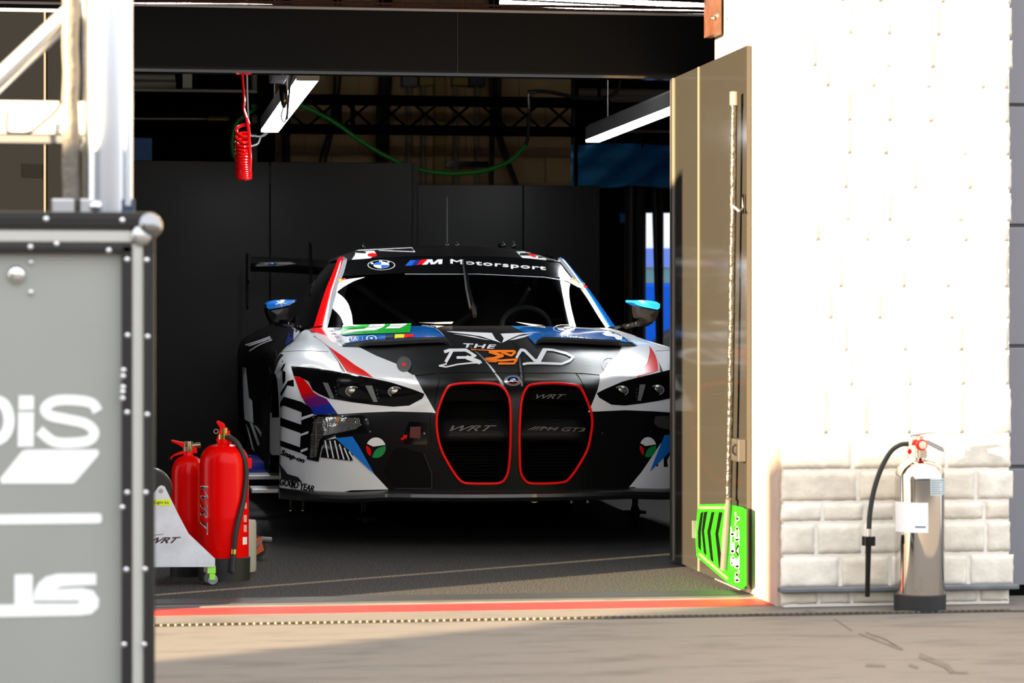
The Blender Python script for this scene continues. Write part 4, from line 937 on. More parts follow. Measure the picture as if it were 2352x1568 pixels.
# side windows, pillars, flanks
sides = []
for sg in (-1, 1):
    # belt line and roof rail
    belt = [(.735, 1.74, .992), (.80, 1.95, .985), (.815, 2.4, 1.0), (.80, 3.0, 1.02), (.77, 3.5, 1.035), (.72, 4.0, 1.05), (.66, 4.45, 1.06)]
    mid = [(.665, 2.00, 1.175), (.715, 2.16, 1.18), (.735, 2.5, 1.20), (.725, 3.0, 1.215), (.695, 3.45, 1.20), (.65, 3.9, 1.16), (.645, 4.44, 1.066)]
    rail = [(.580, 2.29, 1.345), (.600, 2.42, 1.350), (.605, 2.66, 1.358), (.605, 3.05, 1.360), (.580, 3.5, 1.330), (.560, 3.95, 1.225), (.625, 4.43, 1.072)]
    obj('side_window', MB().grid(loft([belt, mid, rail], 16, 30, sg)), gblack, car, recalc=False)
    # A-pillar strip
    inner = [(.720, 1.71, .992), (.648, 1.985, 1.178), (.572, 2.27, 1.348), (.588, 2.55, 1.364), (.59, 3.0, 1.366)]
    ridge = [(.752, 1.735, 1.000), (.678, 2.01, 1.190), (.600, 2.295, 1.358), (.606, 2.57, 1.370), (.606, 3.0, 1.372)]
    outer = [(.785, 1.78, .995), (.706, 2.055, 1.180), (.622, 2.34, 1.342), (.622, 2.60, 1.352), (.620, 3.0, 1.354)]
    pil = [loft([inner, ridge, outer], 6, 36, sg)]
    mb = MB().grid(pil[0])
    n_ = 36
    for fi in range(len(mb.f)):
        col_ = fi % n_; row_ = fi//n_
        mb.m[fi] = (1 if row_ < 2 else 0) if col_ < 20 else 2
    sides.append(obj('windscreen_pillar', mb, [red if sg < 0 else blue, mat('pillar_silver', (.42, .45, .48), .18, metal=.4), satin], car, label=('red' if sg < 0 else 'blue')+' and silver windscreen pillar', recalc=False))
    st = [(1.72, [(.80, .985), (.92, .885), (.965, .815), (.985, .60), (.99, .29)]), (2.3, [(.815, 1.0), (.905, .92), (.945, .84), (.945, .60), (.97, .28)]), (3.1, [(.80, 1.02), (.905, .94), (.955, .85), (.955, .60), (.99, .28)]),
          (3.4, [(.775, 1.03), (.93, .95), (1.01, .865), (1.02, .65), (1.03, .34)]), (3.56, [(.76, 1.035), (.95, .955), (1.04, .875), (1.05, .72), (1.05, .60)]), (3.9, [(.73, 1.05), (.95, .965), (1.045, .89), (1.055, .81), (1.055, .78)]),
          (4.25, [(.69, 1.055), (.94, .965), (1.04, .885), (1.05, .72), (1.05, .60)]), (4.45, [(.66, 1.06), (.92, .95), (1.02, .86), (1.03, .6), (1.02, .32)]), (5.0, [(.64, 1.03), (.85, .92), (.95, .8), (.95, .6), (.93, .36)])]
    cols = [[Vector((st[i][1][k][0]*sg, st[i][0], st[i][1][k][1])) for i in range(len(st))] for k in range(5)]
    rows = []
    for k in range(25):
        ctl = None; t_ = k/24*4; rows.append([crom([crom(cols[a], j/72*(len(st)-1)) for a in range(5)], t_) for j in range(73)])
    mb = MB().grid(rows)
    sides.append(obj('body_side', mb, satin, car, label='black flank with wide rear arch', recalc=False))
    # lower rear part of the front fender behind the arch
    up = [Vector((p.x*sg, p.y, p.z)) for p in (net(8, 9+k/10) for k in range(11))]
    lo_ = [Vector((1.02*sg, 1.25+(1.76-1.25)*k/10, .28)) for k in range(11)]
    midp = [Vector((1.025*sg, 1.25+(1.76-1.25)*k/10, .48)) for k in range(11)]
    sides.append(obj('fender_skirt', MB().grid([up, midp, lo_]), satin, car, recalc=False))
    obj('arch_panel', MB().prism([Vector((sg*x, 1.30, z)) for x, z in ((.80, .37), (1.005, .37), (1.015, .385), (1.015, .575), (.97, .60), (.80, .62))], (0, .012, 0)), mat('arch_grey', (.42, .42, .42), .6), car)
    # inner arch
    arc = [[Vector((sg*u, .95+.37*math.cos(a), .44+.37*math.sin(a))) for a in [PI*k/16 for k in range(17)]] for u in (.62, 1.005)]
    obj('arch_liner', MB().grid(arc), dblack, car)
    arc = [[Vector((sg*u, 3.90+.37*math.cos(a), .44+.36*math.sin(a))) for a in [PI*k/16 for k in range(17)]] for u in (.62, 1.045)]
    obj('arch_liner', MB().grid(arc), dblack, car)
    # hub and disc in front, wheel behind
    hz = .44
    d_ = obj('brake_disc', MB().lathe([(.07, -.016), (.19, -.016), (.19, .016), (.07, .016), (.07, -.016)], (sg*.80, .95, hz), 32, 'x'), steel, car)
    obj('wheel_hub', MB().lathe([(0, -.05), (.075, -.05), (.075, .02), (.04, .03), (.035, .09), (0, .09)], (sg*.86, .95, hz), 20, 'x'), mat('hub_dark', (.1, .1, .1), .4, metal=.8), car)
    obj('suspension_arm', MB().cyl((sg*.45, .95, hz-.04), (sg*.78, .95, hz-.08), .018, 8).cyl((sg*.45, 1.05, hz+.10), (sg*.78, .97, hz+.12), .016, 8), dblack, car)
    w_ = obj('rear_tyre', MB().lathe([(.24, -.15), (.31, -.155), (.345, -.13), (.35, 0), (.345, .13), (.31, .155), (.24, .15)], (sg*.87, 3.90, hz), 40, 'x'), rubber, car)
    obj('rear_rim', MB().lathe([(.235, .14), (.24, .15), (.20, .12), (.06, .05), (0, .05)] if sg > 0 else [(.235, -.14), (.24, -.15), (.20, -.12), (.06, -.05), (0, -.05)], (sg*.87, 3.90, hz), 30, 'x'), gblack, w_)
    # mirror
    M = pv(640, 722, 1.72); M.x *= -sg
    capP = cA([(302, 705), (345, 678), (420, 664), (520, 658), (645, 662), (640, 685), (575, 722), (470, 748), (335, 772), (306, 752)])
    bodP = cA([(306, 740), (335, 768), (470, 744), (575, 720), (570, 790), (555, 850), (470, 880), (440, 915), (380, 915), (345, 870), (315, 800)])
    def mir3(poly, v0, dv, k):
        P = [pv(x, y_, v0) for x, y_ in poly]; c_ = sum(P, Vector())/len(P); mid_ = [Vector((c_.x+(p.x-c_.x)*1.0, v0+dv*.55, c_.z+(p.z-c_.z)*1.0)) for p in P]
        frt = [Vector((c_.x+(p.x-c_.x)*k, v0, c_.z+(p.z-c_.z)*k)) for p in P]; bk = [Vector((c_.x+(p.x-c_.x)*.96, v0+dv, c_.z+(p.z-c_.z)*.96)) for p in P]
        R_ = [[Vector((p.x*(1 if sg < 0 else -1), p.y, p.z)) for p in r+[r[0]]] for r in ([c_+Vector((0, -.012, 0))]*len(P), frt, mid_, bk, [c_+Vector((0, dv, 0))]*len(P))]
        return R_
    mm = obj('mirror', MB().grid(mir3(bodP, 1.66, .14, .80)), satin, car, label='black mirror housing')
    capo = obj('mirror_cap', MB().grid(mir3(capP, 1.655, .15, .86)), blue, mm, label='blue mirror cap'); flaps.append(capo)
    decM = stroke(cA([(430, 680), (470, 700), (485, 735)]), 1.6)+stroke(cA([(415, 712), (470, 695), (530, 705)]), 1.6)
    a0 = Vector((M.x-sg*.05, M.y, M.z-.035)); a1 = Vector((sg*.80+UO, 1.93, .985))
    obj('mirror_arm', MB().tube(smooth_path([M+Vector((sg*.02, 0, -.04)), a0+Vector((0, 0, -.015)), a0.lerp(a1, .4)+Vector((0, 0, -.012)), a1]), [.018]*8+[.015]*8+[.018]*9, 8), gblack, mm)
# close the tail
tail = [Vector((u, 5.0, z)) for u, z in [(-.93, .36), (-.95, .6), (-.95, .8), (-.85, .92), (-.64, 1.03), (0, 1.08), (.64, 1.03), (.85, .92), (.95, .8), (.95, .6), (.93, .36)]]
obj('rear_bumper', MB().prism(tail, (0, .03, 0)), satin, car)
box1('floor_pan', (-.93, .9, .25), (.93, 4.95, .28), dblack, car)
# bulkhead + cabin
ib = mat('cabin_black', (.07, .07, .07), .6)
box1('dashboard', (-.66, 1.92, .78), (.66, 2.25, .985), ib, car, bevel=.04)
box1('cabin_floor', (-.72, 1.6, .30), (.72, 4.3, .34), ib, car)
box1('rear_bulkhead', (-.66, 3.75, .34), (.66, 3.80, 1.15), ib, car)
cage = mat('cage_grey', (.5, .5, .52), .4)
for sg in (-1, 1):
    obj('cage_bar', MB().tube(fillet([(sg*.66, 2.0, .60), (sg*.60, 2.12, 1.16), (sg*.54, 2.38, 1.315), (sg*.56, 2.95, 1.33), (sg*.60, 3.05, .4)], .2), .02, 10), cage, car)
    obj('cage_bar', MB().cyl((sg*.56, 2.95, 1.31), (-sg*.55, 3.02, .55), .019, 10), cage, car)
obj('cage_bar', MB().cyl((-.55, 2.36, 1.31), (.55, 2.36, 1.31), .019, 10), cage, car)
obj('cage_bar', MB().cyl((-.57, 2.95, 1.32), (.57, 2.95, 1.32), .02, 10), cage, car)
obj('race_seat', MB().prism([(.20, 2.55, .40), (.60, 2.55, .40), (.62, 2.75, .95), (.52, 2.80, 1.22), (.28, 2.80, 1.22), (.18, 2.75, .95)], (0, .12, .02)), mat('seat_dark', (.08, .08, .085), .7), car, bevel=.03)
obj('steering_wheel', MB().tube([(.40+.13*math.cos(a), 2.22+.03*math.sin(a), 1.0+.10*math.sin(a)) for a in [k*PI/12 for k in range(24)]], .014, 8, closed=True), ib, car)
# rear wing
af = [(0, .0), (.02, .028), (.07, .042), (.14, .040), (.22, .022), (.30, -.012), (.22, -.006), (.14, -.010), (.07, -.022), (.02, -.018)]
wz0 = 1.385
rows = []
for k in range(31):
    u = -.955+1.91*k/30; dz = -.045*math.cos(PI*u/1.91)**2
    rows.append([Vector((u, 4.70+y_, wz0+z_*1.25-.10*y_+dz)) for y_, z_ in af])
wing = obj('rear_wing', MB().grid([list(r)+[r[0]] for r in rows]), carbon, car, label='black carbon rear wing')
for sg in (-1, 1):
    pl_ = [Vector((sg*.955, 4.66+y_, z_)) for y_, z_ in ((0, 1.43), (.36, 1.46), (.40, 1.30), (.36, 1.19), (.28, 1.10), (.24, 1.12), (.22, 1.26), (0, 1.28))]
    obj('wing_endplate', MB().prism(pl_, (sg*.012, 0, 0)), satin, wing)
    ps = pv(706 if sg < 0 else 1290, 600, 4.75).x if sg < 0 else .60
    obj('wing_pylon', MB().prism([Vector((sg*.595, y_, z_)) for y_, z_ in ((4.78, 1.38), (4.72, 1.46), (4.62, 1.515), (4.56, 1.47), (4.50, 1.25), (4.42, 1.05), (4.52, 1.05), (4.60, 1.25), (4.64, 1.44), (4.70, 1.40))], (.016, 0, 0)), gblack, wing)
# antennas on the roof
for (x, y_, h_, v_) in ((1027, 568, 452, 2.9), (1050, 568, 556, 2.9), (1156, 572, 556, 2.9), (1180, 570, 553, 3.0), (835, 574, 562, 2.9)):
    b_ = pv(x, y_, v_); tp = pv(x, h_, v_); b_.z = 1.405 if x < 900 else 1.418; tp.z = max(tp.z, b_.z+.055)
    a_ = obj('roof_antenna', MB().tube([b_, b_.lerp(tp, .3), tp], [.003, .0026, .0018], 6), mat('antenna_grey', (.10, .10, .10), .35), car)
    obj('antenna_foot', MB().sphere(b_+Vector((0, 0, .03)), .013, 8, (1, 1, 1.2)), gblack, a_)
# stands and castors under the lifted car
for (u, v) in ((-.55, 1.3), (.86, 1.55), (-.72, 2.9), (.72, 2.9)):
    s_ = obj('jack_stand', MB().cyl((u, v, .05), (u, v, .27), .016, 10).box((u-.05, v-.04, .045), (u+.05, v+.04, .06)), gblack, car)
    obj('stand_wheel', MB().lathe([(0, -.018), (.035, -.018), (.045, -.01), (.045, .01), (.035, .018), (0, .018)], (u, v, .045), 18, 'x'), rubber, s_)
for x in (667, 695):
    p = pv(x, 1150, .48); q_ = pv(x, 1171, .48); obj('stay_rod', MB().cyl((p.x, .48, .24), (q_.x, .48, q_.z), .006, 8), gblack, car); obj('rod_tip', MB().sphere((q_.x, .48, q_.z), .0055, 8), swhite, car)
for x in (1313, 1350): p = pv(x, 1150, .6); obj('stay_rod', MB().cyl((p.x, .6, .24), (p.x, .6, .17), .008, 8), steel, car)
for (y_, x0, x1, v_) in ((1097, 560, 640, 2.0), (1128, 578, 660, 1.0)):
    a_, b_ = pv(x0, y_-5, v_), pv(x1, y_+4, v_); box1('side_step', (a_.x, v_, b_.z), (b_.x+.15, v_+.25, a_.z), mat('step_alu', (.6, .6, .6), .35, metal=.7), car, bevel=.003)
p = pv(592, 1060, 2.6); obj('side_blade', MB().prism([pv(*q_, 2.6) for q_ in cP([(100, 970), (180, 980), (250, 1050), (245, 1120), (180, 1110), (100, 1130)])], (0, .1, 0)), navy, car)
obj('tow_eye', MB().tube([(.14+.018*math.cos(a), .3, .215+.018*math.sin(a)) for a in [k*PI/8 for k in range(16)]], .005, 6, closed=True), MATS['brass2'], car)

# ------------------------------------------------------------------ livery laid onto the bodywork
dg = bpy.context.evaluated_depsgraph_get()
def bvh_of(objs):
    V = []; Fs = []
    for o in objs:
        k = len(V); V += [BASE[o]+v.co for v in o.data.vertices]; Fs += [[i+k for i in p.vertices] for p in o.data.polygons]
    return BVHTree.FromPolygons(V, Fs)
BODY = bvh_of([bumper, hood, screen, roof]+fens+flaps+sides)
def hit(px, py):
    d = ray(px, py).normalized(); loc, no, ix, ds = BODY.ray_cast(CAM, d)
    if loc is None: return None, None
    if no.dot(d) > 0: no = -no
    return loc, no
BOXES = []
def decal(name, polys, m, par=None, lift=None, mirror=False, step=6, label=None, both=True, sep=False, sy=None):
    if isinstance(polys[0][0], (int, float)): polys = [polys]
    if sep:
        for pl in polys: decal(name, [pl], m, par, lift, mirror, step, label, both, False, sy)
        return
    if len(polys) > 20 or (len(polys) > 1 and not sep and len(polys[0]) == 4):
        xs_ = [x for p in polys for x, y in p]; ys_ = [y for p in polys for x, y in p]; x0, y0, x1, y1 = min(xs_), min(ys_), max(xs_), max(ys_); test = [[(x0, y0), (x1, y0), (x1, y1), (x0, y1)]]
    else: test = polys
    def dense(p): return [(p[i][0]+(p[i-1][0]-p[i][0])*k/4, p[i][1]+(p[i-1][1]-p[i][1])*k/4) for i in range(len(p)) for k in range(4)]+[(sum(q[0] for q in p)/len(p), sum(q[1] for q in p)/len(p))]
    dn = [dense(p) for p in test]
    def hits(o): return any(inpoly(x, y, o[0]) for d in dn for x, y in d) or any(inpoly(x, y, p) for p in test for x, y in o[1])
    lv = 1+max([o[2] for o in BOXES if hits(o)] or [0])
    for p, d in zip(test, dn): BOXES.append((p, d, lv))
    L = (.0006+.0008*min(lv, 14)) if lift is None else lift
    mb = MB(); mm = MB(); many = len(polys) > 60
    for i, pl in enumerate([polys] if many else [[p] for p in polys]):
        V, Fs = cut2d(pl, step or (0 if not (par in flaps) else 5), 1.2 if (par in flaps or par is hood) else None); P = []; ok = []
        for (x, y) in V:
            loc, no = hit(x, y); ok.append(loc is not None); P.append(loc+no*(L+.00008*min(i, 12)) if loc else Vector())
        Fs = [f for f in Fs if all(ok[k] for k in f) and max((P[f[a]]-P[f[a-1]]).length for a in range(len(f))) < .16]
        if both: mb.add(P, Fs)
        if mirror: mm.add([Vector((-p.x, p.y, p.z)) for p in P], [tuple(reversed(f)) for f in Fs])
    o = None
    if both:
        mb.smooth = True; o = obj(name, mb, m, par or car, recalc=False, label=label)
    if mirror:
        mm.smooth = True; obj(name, mm, m, par or car, recalc=False, label=label)
    return o
def seam(pts, r=.0016, m=None, mirror=False):
    P = []
    for (x0, y0), (x1, y1) in zip(pts, pts[1:]):
        for k in range(8):
            loc, no = hit(x0+(x1-x0)*k/8, y0+(y1-y0)*k/8)
            if loc: P.append(loc+no*.0004)
    if len(P) > 2:
        obj('shut_line', MB().tube(P, r, 5), m or dblack, car)
        if mirror: obj('shut_line', MB().tube([Vector((-p.x, p.y, p.z)) for p in P], r, 5), m or dblack, car)
# ---- kidneys
def rim(poly, rad, m, name):
    P = []
    n = len(poly)
    for i in range(n):
        (x0, y0), (x1, y1) = poly[i], poly[(i+1) % n]
        for k in range(4):
            t_ = k/4; x, y_ = x0+(x1-x0)*t_, y0+(y1-y0)*t_
            z_ = None
            # front skin without the recess
            P.append((x, y_))
    out = []
    for (x, y_) in P:
        v_ = .02
        for _ in range(6):
            p = pv(x, y_, v_); v_ = skin_v(p.x, p.z)
        p = pv(x, y_, v_); out.append(Vector((p.x, p.y-.004, p.z)))
    # smooth
    for _ in range(3): out = [(out[i-1]+out[i]*2+out[(i+1) % len(out)])/4 for i in range(len(out))]
    return obj(name, MB().tube(out, rad, 8, closed=True), m, car, label='bright red kidney grille rim' if m is sred else None), out
def skin_v(u, z):
    u = abs(u); i = max(k for k in range(8) if NET[k][2].x <= u) if u < 1 else 7
    ss = i+(u-NET[i][2].x)/(NET[i+1][2].x-NET[i][2].x); lo, hi = 0., 6.
    for _ in range(22):
        m_ = (lo+hi)/2
        if net(ss, m_).z < z: lo = m_
        else: hi = m_
    return net(ss, lo).y
for kp, sg in ((kidL, -1), (kidR, 1)):
    _, loop = rim(kp, .0062, sred, 'grille_rim')
    # short inner wall of the recess
    obj('grille_duct', MB().grid([[p for p in loop]+[loop[0]], [p+Vector((0, .15, 0)) for p in loop]+[loop[0]+Vector((0, .15, 0))]]), dblack, car)
# grille bars
for sg, xs_ in ((-1, (112, 772)), (1, (872, 1508))):
    x0, x1 = cD([(xs_[0], 0), (xs_[1], 0)]); u0, u1 = pv(x0[0], 1000, .05).x, pv(x1[0], 1000, .05).x
    z_t, z_m, z_b = pv(1100, cD([(0, 545)])[0][1], .05).z, pv(1100, cD([(0, 655)])[0][1], .05).z, pv(1100, cD([(0, 715)])[0][1], .05).z
    prof = [(.13, z_t+.02), (.075, z_t), (.045, z_m+.012), (.036, z_m), (.042, z_m-.012), (.07, z_b), (.13, z_b-.005)]
    rows = []
    for k in range(13):
        t_ = k/12; u = u0+(u1-u0)*t_; e_ = abs(2*(t_ if sg < 0 else 1-t_)-1)
        out_side = max(0, (1-(t_ if sg < 0 else 1-t_)*7)); rows.append([Vector((u, y_+.02+.05*out_side, z_-.01*out_side)) for y_, z_ in prof])
    gb_ = obj('grille_bar', MB().grid(rows), carbon, car, label='carbon bar across the kidney grille')
    y1_ = cD([(0, 318)])[0][1]; zz = pv(1100, y1_, .09).z; box1('grille_flap', (u0+.02*(sg < 0), .085, zz-.003), (u1-.02*(sg > 0), .15, zz+.045), dblack, car)
    for k in range(12):
        z_ = .33+k*.014; box1('grille_vane', (u0+.05, .135, z_), (u1-.05, .15, z_+.004), dblack, car)
def flat_text(s, quad, fn, m, **k):
    return planar('lettering', textpolys(s, quad, **k), fn, m, car)
olm = mat('outline_grey', (.45, .46, .47), .4)
for s_, qd, v_ in (('WRT', [(240, 558), (652, 556), (620, 606), (200, 606)], .068), ('///M4 GT3', [(965, 562), (1480, 578), (1475, 612), (940, 596)], .068), ('WRT', [(1025, 266), (1302, 266), (1275, 304), (1012, 304)], .083)):
    q4 = cD(qd)
    flat_text(s_, q4, lambda x, y_, v_=v_: pv(x, y_, v_-.004), olm, bold=0., shear=.3, space=.95)
    cx_ = sum(p[0] for p in q4)/4; cy_ = sum(p[1] for p in q4)/4
    flat_text(s_, [(cx_+(x-cx_)*.985, cy_+(y_-cy_)*.88) for x, y_ in q4], lambda x, y_, v_=v_: pv(x, y_, v_-.0055), gblack, bold=-.02, shear=.3, space=.95)
# ---- colour areas, image-left side first (mirrored where the far side matches)
decal('white_panel', cC([(640, 60), (700, 300), (770, 470), (960, 680), (1120, 760), (1320, 1025), (1455, 1170), (1100, 1178), (900, 1222), (640, 1240)]), white, bumper, mirror=True)
decal('white_panel', cC([(860, 300), (1100, 345), (1300, 370), (1500, 388), (1650, 378), (1775, 310), (1800, 262), (1905, 448), (1860, 442), (1500, 432), (1200, 445), (975, 460), (870, 380)]), white, bumper, mirror=True)
decal('white_panel', cC([(1040, 20), (1370, 122), (1700, 88), (1800, 268), (1480, 165), (1300, 130), (1040, 80)]), white, bumper, mirror=True)
decal('white_panel', cA([(800, 1030), (860, 960), (1000, 960), (1240, 1140), (1290, 1165), (1450, 1245), (1650, 1325), (1750, 1395), (1855, 1460), (1430, 1478), (1300, 1440), (1135, 1415), (1050, 1280), (960, 1150)]), white, hood, mirror=True)
decal('red_arrow', cA([(960, 1150), (1130, 1265), (1230, 1340), (1330, 1400), (1430, 1475), (1150, 1410), (1060, 1280)]), red, hood, mirror=True)
decal('red_patch', cA([(800, 910), (905, 915), (955, 1042), (830, 1005), (775, 1000)]), red, hood)
decal('red_stripe', cC([(560, 100), (640, 115), (700, 180), (745, 250), (630, 285)]), red, bumper, mirror=True)
decal('crimson_stripe', cC([(630, 285), (745, 250), (800, 285), (655, 330)]), crimson, bumper, mirror=True)
decal('purple_stripe', cC([(655, 330), (800, 285), (870, 315), (905, 360), (700, 405)]), purple, bumper, mirror=True)
decal('navy_stripe', cC([(700, 405), (905, 360), (975, 455), (760, 467)]), navy, bumper, mirror=True)
ch = [[(470, 293), (640, 345), (720, 400), (740, 450), (640, 480), (640, 440), (470, 375), (432, 390), (440, 345)], [(432, 488), (632, 558), (640, 505), (760, 470), (720, 560), (710, 612), (635, 640), (432, 568)], [(432, 705), (630, 775), (632, 665), (705, 632), (708, 770), (690, 860), (625, 825), (432, 760)],
      [(640, 345), (720, 400), (760, 470), (715, 520), (705, 770), (625, 780), (640, 480)], [(430, 262), (500, 145), (555, 130), (560, 198), (495, 185), (440, 290)], [(450, 40), (480, 60), (478, 140), (455, 180), (448, 100)]]
decal('black_chevron', [cC(c) for c in ch], gblack, bumper, sep=True)
decal('white_dash', [cC(c) for c in ([(640, 487), (745, 455), (760, 470), (640, 515)], [(632, 645), (705, 618), (703, 640), (632, 665)], [(628, 795), (695, 772), (695, 795), (625, 822)])], white, bumper, sep=True)
decal('black_flick', [cA(c) for c in ([(470, 1380), (500, 1330), (522, 1320), (500, 1370), (478, 1400)], [(480, 1300), (500, 1290), (490, 1310)], [(440, 1180), (450, 1165), (465, 1200), (470, 1270), (455, 1280)], [(420, 1190), (430, 1170), (440, 1260), (430, 1280)])], gblack, fens[0], sep=True)
decal('lamp_surround', cC([(715, 560), (740, 490), (790, 464), (1200, 464), (1265, 500), (1292, 622), (1250, 628), (960, 660), (880, 695), (830, 765), (800, 905), (690, 882), (700, 760), (710, 640)]), gblack, bumper, mirror=True)
lens = decal('corner_lamp', cC([(745, 600), (760, 510), (800, 485), (1180, 495), (1200, 560), (1150, 600), (950, 640), (850, 660), (810, 710), (780, 860), (720, 870), (728, 660)]), mat('lamp_silver', (.92, .90, .86), .07, metal=.95, bump=.5, bscale=16), bumper, mirror=True, label='clear corner lamp with silver reflector')
decal('lamp_rib', [stroke(cC(p), 1.6)[0] for p in ([(745, 540), (1195, 545)], [(900, 540), (890, 645)], [(1030, 545), (1020, 630)], [(780, 545), (775, 860)], [(730, 650), (820, 655)])], mat('lamp_line', (.12, .11, .10), .3), bumper, sep=True)
decal('indicator', [ell(*cC([(978, 510)])[0], 4.2, 5)], mat('amber', (.65, .24, .03), .2), bumper)
decal('stripe_block', cC([(832, 800), (862, 704), (960, 687), (1122, 832), (1115, 897), (820, 862)]), gblack, bumper)
decal('white_line', [stroke(cC([(862+45*k, 706+ (max(0, k-2))*34), (893+49*k, 866+6*k)]), 3.2)[0] for k in range(6)], white, bumper, sep=True)
decal('blue_triangle', cC([(960, 685), (1120, 668), (1180, 760), (1325, 1020), (1270, 970), (1120, 830)]), blue, bumper)
for cx_, cy_, rx, ry in ((*cC([(1336, 775)])[0], 22.5, 23.5), (*cD([(2060, 756)])[0], 19, 23)):
    R_ = math.radians; un = lambda pts: [(cx_+x*rx, cy_+y_*ry) for x, y_ in pts]
    decal('round_logo', ell(cx_, cy_, rx, ry, 18, R_(203), R_(344))+un([(-.28, -.11)]), swhite, bumper)
    decal('round_logo', ell(cx_, cy_, rx, ry, 10, R_(125), R_(193))+un([(-.62, .02), (-.50, .30), (-.50, .60)]), sred, bumper)
    decal('round_logo', ell(cx_, cy_, rx, ry, 16, R_(-11), R_(115))+un([(-.20, .45), (.0, .18), (.28, .0)]), dgreen, bumper)
decal('lettering', textbold('Snap-on', cC([(450, 790), (668, 878), (652, 932), (436, 855)]), .2, 1, 1.1, .6), gblack, bumper, step=0)
decal('lettering', textbold('GOOD YEAR', cC([(432, 1058), (757, 1138), (747, 1196), (424, 1128)]), .1, .95, .7, .4), gblack, bumper, step=0)
decal('wing_foot', cC([(540, 1090), (560, 1100), (548, 1130), (566, 1128), (536, 1172), (546, 1138), (532, 1136)]), gblack, bumper)
dp = [cC([(455, 920), (530, 1020), (630, 1050), (668, 1100), (475, 1065)])]
decal('dive_plane', dp, carbon, bumper, lift=.02, label='black dive plane')
decal('air_intake', intL, mat('intake_mesh', (.003, .003, .003), .6, spec=.08, bump=.25, bscale=160), bumper)
decal('air_intake', intR, MATS['intake_mesh'], bumper)
decal('intake_edge', stroke(intL[3:7], 1.5), mat('edge_dim', (.035, .035, .036), .4), bumper)
decal('hatch', cC([(1650, 528), (1822, 540), (1822, 745), (1560, 742)]), gblack, bumper)
decal('hatch_block', cC([(1662, 578), (1760, 574), (1756, 688), (1655, 680)]), mat('hatch_red', (.11, .015, .012), .5, var=.3, vscale=60), bumper)
decal('tow_arrow', cC([(1570, 690), (1600, 670), (1592, 655), (1635, 655), (1625, 695), (1615, 682), (1585, 708)]), sred, bumper)
decal('screw', [ell(*cC([p])[0], 2, 2, 10) for p in ((1795, 640), (1247, 510), (1285, 623), (953, 664), (1025, 478), (752, 490))], steel, bumper, sep=True)
# right-hand bits in view
decal('white_panel', cD([(2075, 985), (2140, 900), (2300, 740), (2300, 1142), (1930, 1140), (2010, 1080)]), white, bumper)
decal('letter', [cD([(2230, 800), (2262, 770), (2262, 830), (2236, 880), (2245, 940), (2205, 940), (2205, 860)]), cD([(2130, 930), (2150, 900), (2152, 935)])], gblack, bumper, sep=True)
decal('blue_triangle', cD([(2210, 645), (2420, 632), (2420, 690), (2290, 770), (2075, 985)]), blue, bumper)
decal('screw', [ell(*cD([p])[0], 2.4, 2.4, 10) for p in ((1636, 628), (2085, 607), (2115, 497))], steel, bumper, sep=True)
# ---- headlamps
hl = cC([(530, 5), (800, 30), (1040, 72), (1300, 122), (1480, 160), (1700, 230), (1790, 265), (1790, 285), (1770, 315), (1650, 372), (1500, 384), (1300, 368), (1100, 343), (900, 312), (800, 268), (740, 230), (700, 150), (620, 108), (560, 98)])
decal('headlamp', hl, gblack, bumper, mirror=True, label='black headlamp housing')
for (x, y_) in ((1112, 240), (1515, 245)):
    px_, py_ = cC([(x, y_)])[0]; loc, no = hit(px_, py_)
    for sg in (1, -1):
        c_ = Vector((loc.x*sg, loc.y, loc.z)); n_ = Vector((no.x*sg*.3, no.y, no.z*.2)).normalized()
        ax = n_.orthogonal().normalized()
        obj('projector_lens', MB().sphere(c_+Vector((0, .008, 0)), .030, 10, (1, .55, .72)), mat('lens_glass', (.40, .39, .34), .07, metal=.75, bump=.3, bscale=70), car, label='glass projector lens')
        obj('lens_ring', MB().tube([c_+Vector((.031*math.cos(a), -.006, .022*math.sin(a))) for a in [k*PI/10 for k in range(20)]], .0022, 6, closed=True), gtrim, car)
decal('daylight_strip', [cC(c) for c in ([(835, 160), (885, 165), (945, 310), (905, 312)], [(1235, 190), (1300, 190), (1355, 345), (1315, 345)])], mat('drl_grey', (.16, .17, .17), .35), bumper, mirror=True, sep=True)
decal('daylight_dots', [ell(*cC([p])[0], 1.6, 2.2, 8) for p in ((950, 205), (958, 240), (965, 275), (1345, 235), (1352, 270), (1360, 305))], mat('dot_grey', (.06, .06, .06), .3), bumper, mirror=True, sep=True)
# ---- bonnet art
decal('round_latch', [ell(928, 838, 17, 18, 20)], mat('latch_dark', (.03, .03, .032), .4), hood); decal('round_latch', [ell(927, 838, 10, 12, 16)], mat('latch_dark2', (.05, .05, .052), .35), hood); decal('latch_dot', [ell(928, 839, 4.4, 4.6, 14)], sred, hood)
decal('round_latch', ringpoly(1399, 838, 17, 17, 1.3), gtrim, hood); decal('round_latch', ringpoly(1400, 840, 9, 10, 1.0), gtrim, hood)
lwm = swhite
B_ = [([(225, 440), (290, 418), (500, 415), (545, 440)], 26), ([(520, 425), (565, 455), (625, 490), (560, 512), (385, 514)], 22), ([(325, 430), (245, 575)], 26), ([(510, 510), (690, 578)], 36), ([(710, 578), (560, 585), (400, 602), (250, 636), (165, 620), (260, 595)], 13)]
decal('lettering', [p for pts, wd in B_ for p in stroke(cV(pts), wd*.27)], lwm, hood, step=9)
E_ = [([(570, 413), (800, 420)], 8), ([(800, 432), (1120, 432), (1138, 446), (1090, 490), (1055, 478), (960, 445)], 20), ([(800, 440), (900, 470), (975, 495), (860, 528), (755, 538)], 24), ([(755, 540), (960, 556), (1165, 540), (1120, 592), (920, 594)], 18), ([(780, 568), (900, 572)], 8)]
decal('lettering', [p for pts, wd in E_ for p in stroke(cV(pts), wd*.27)], orange, hood, step=9)
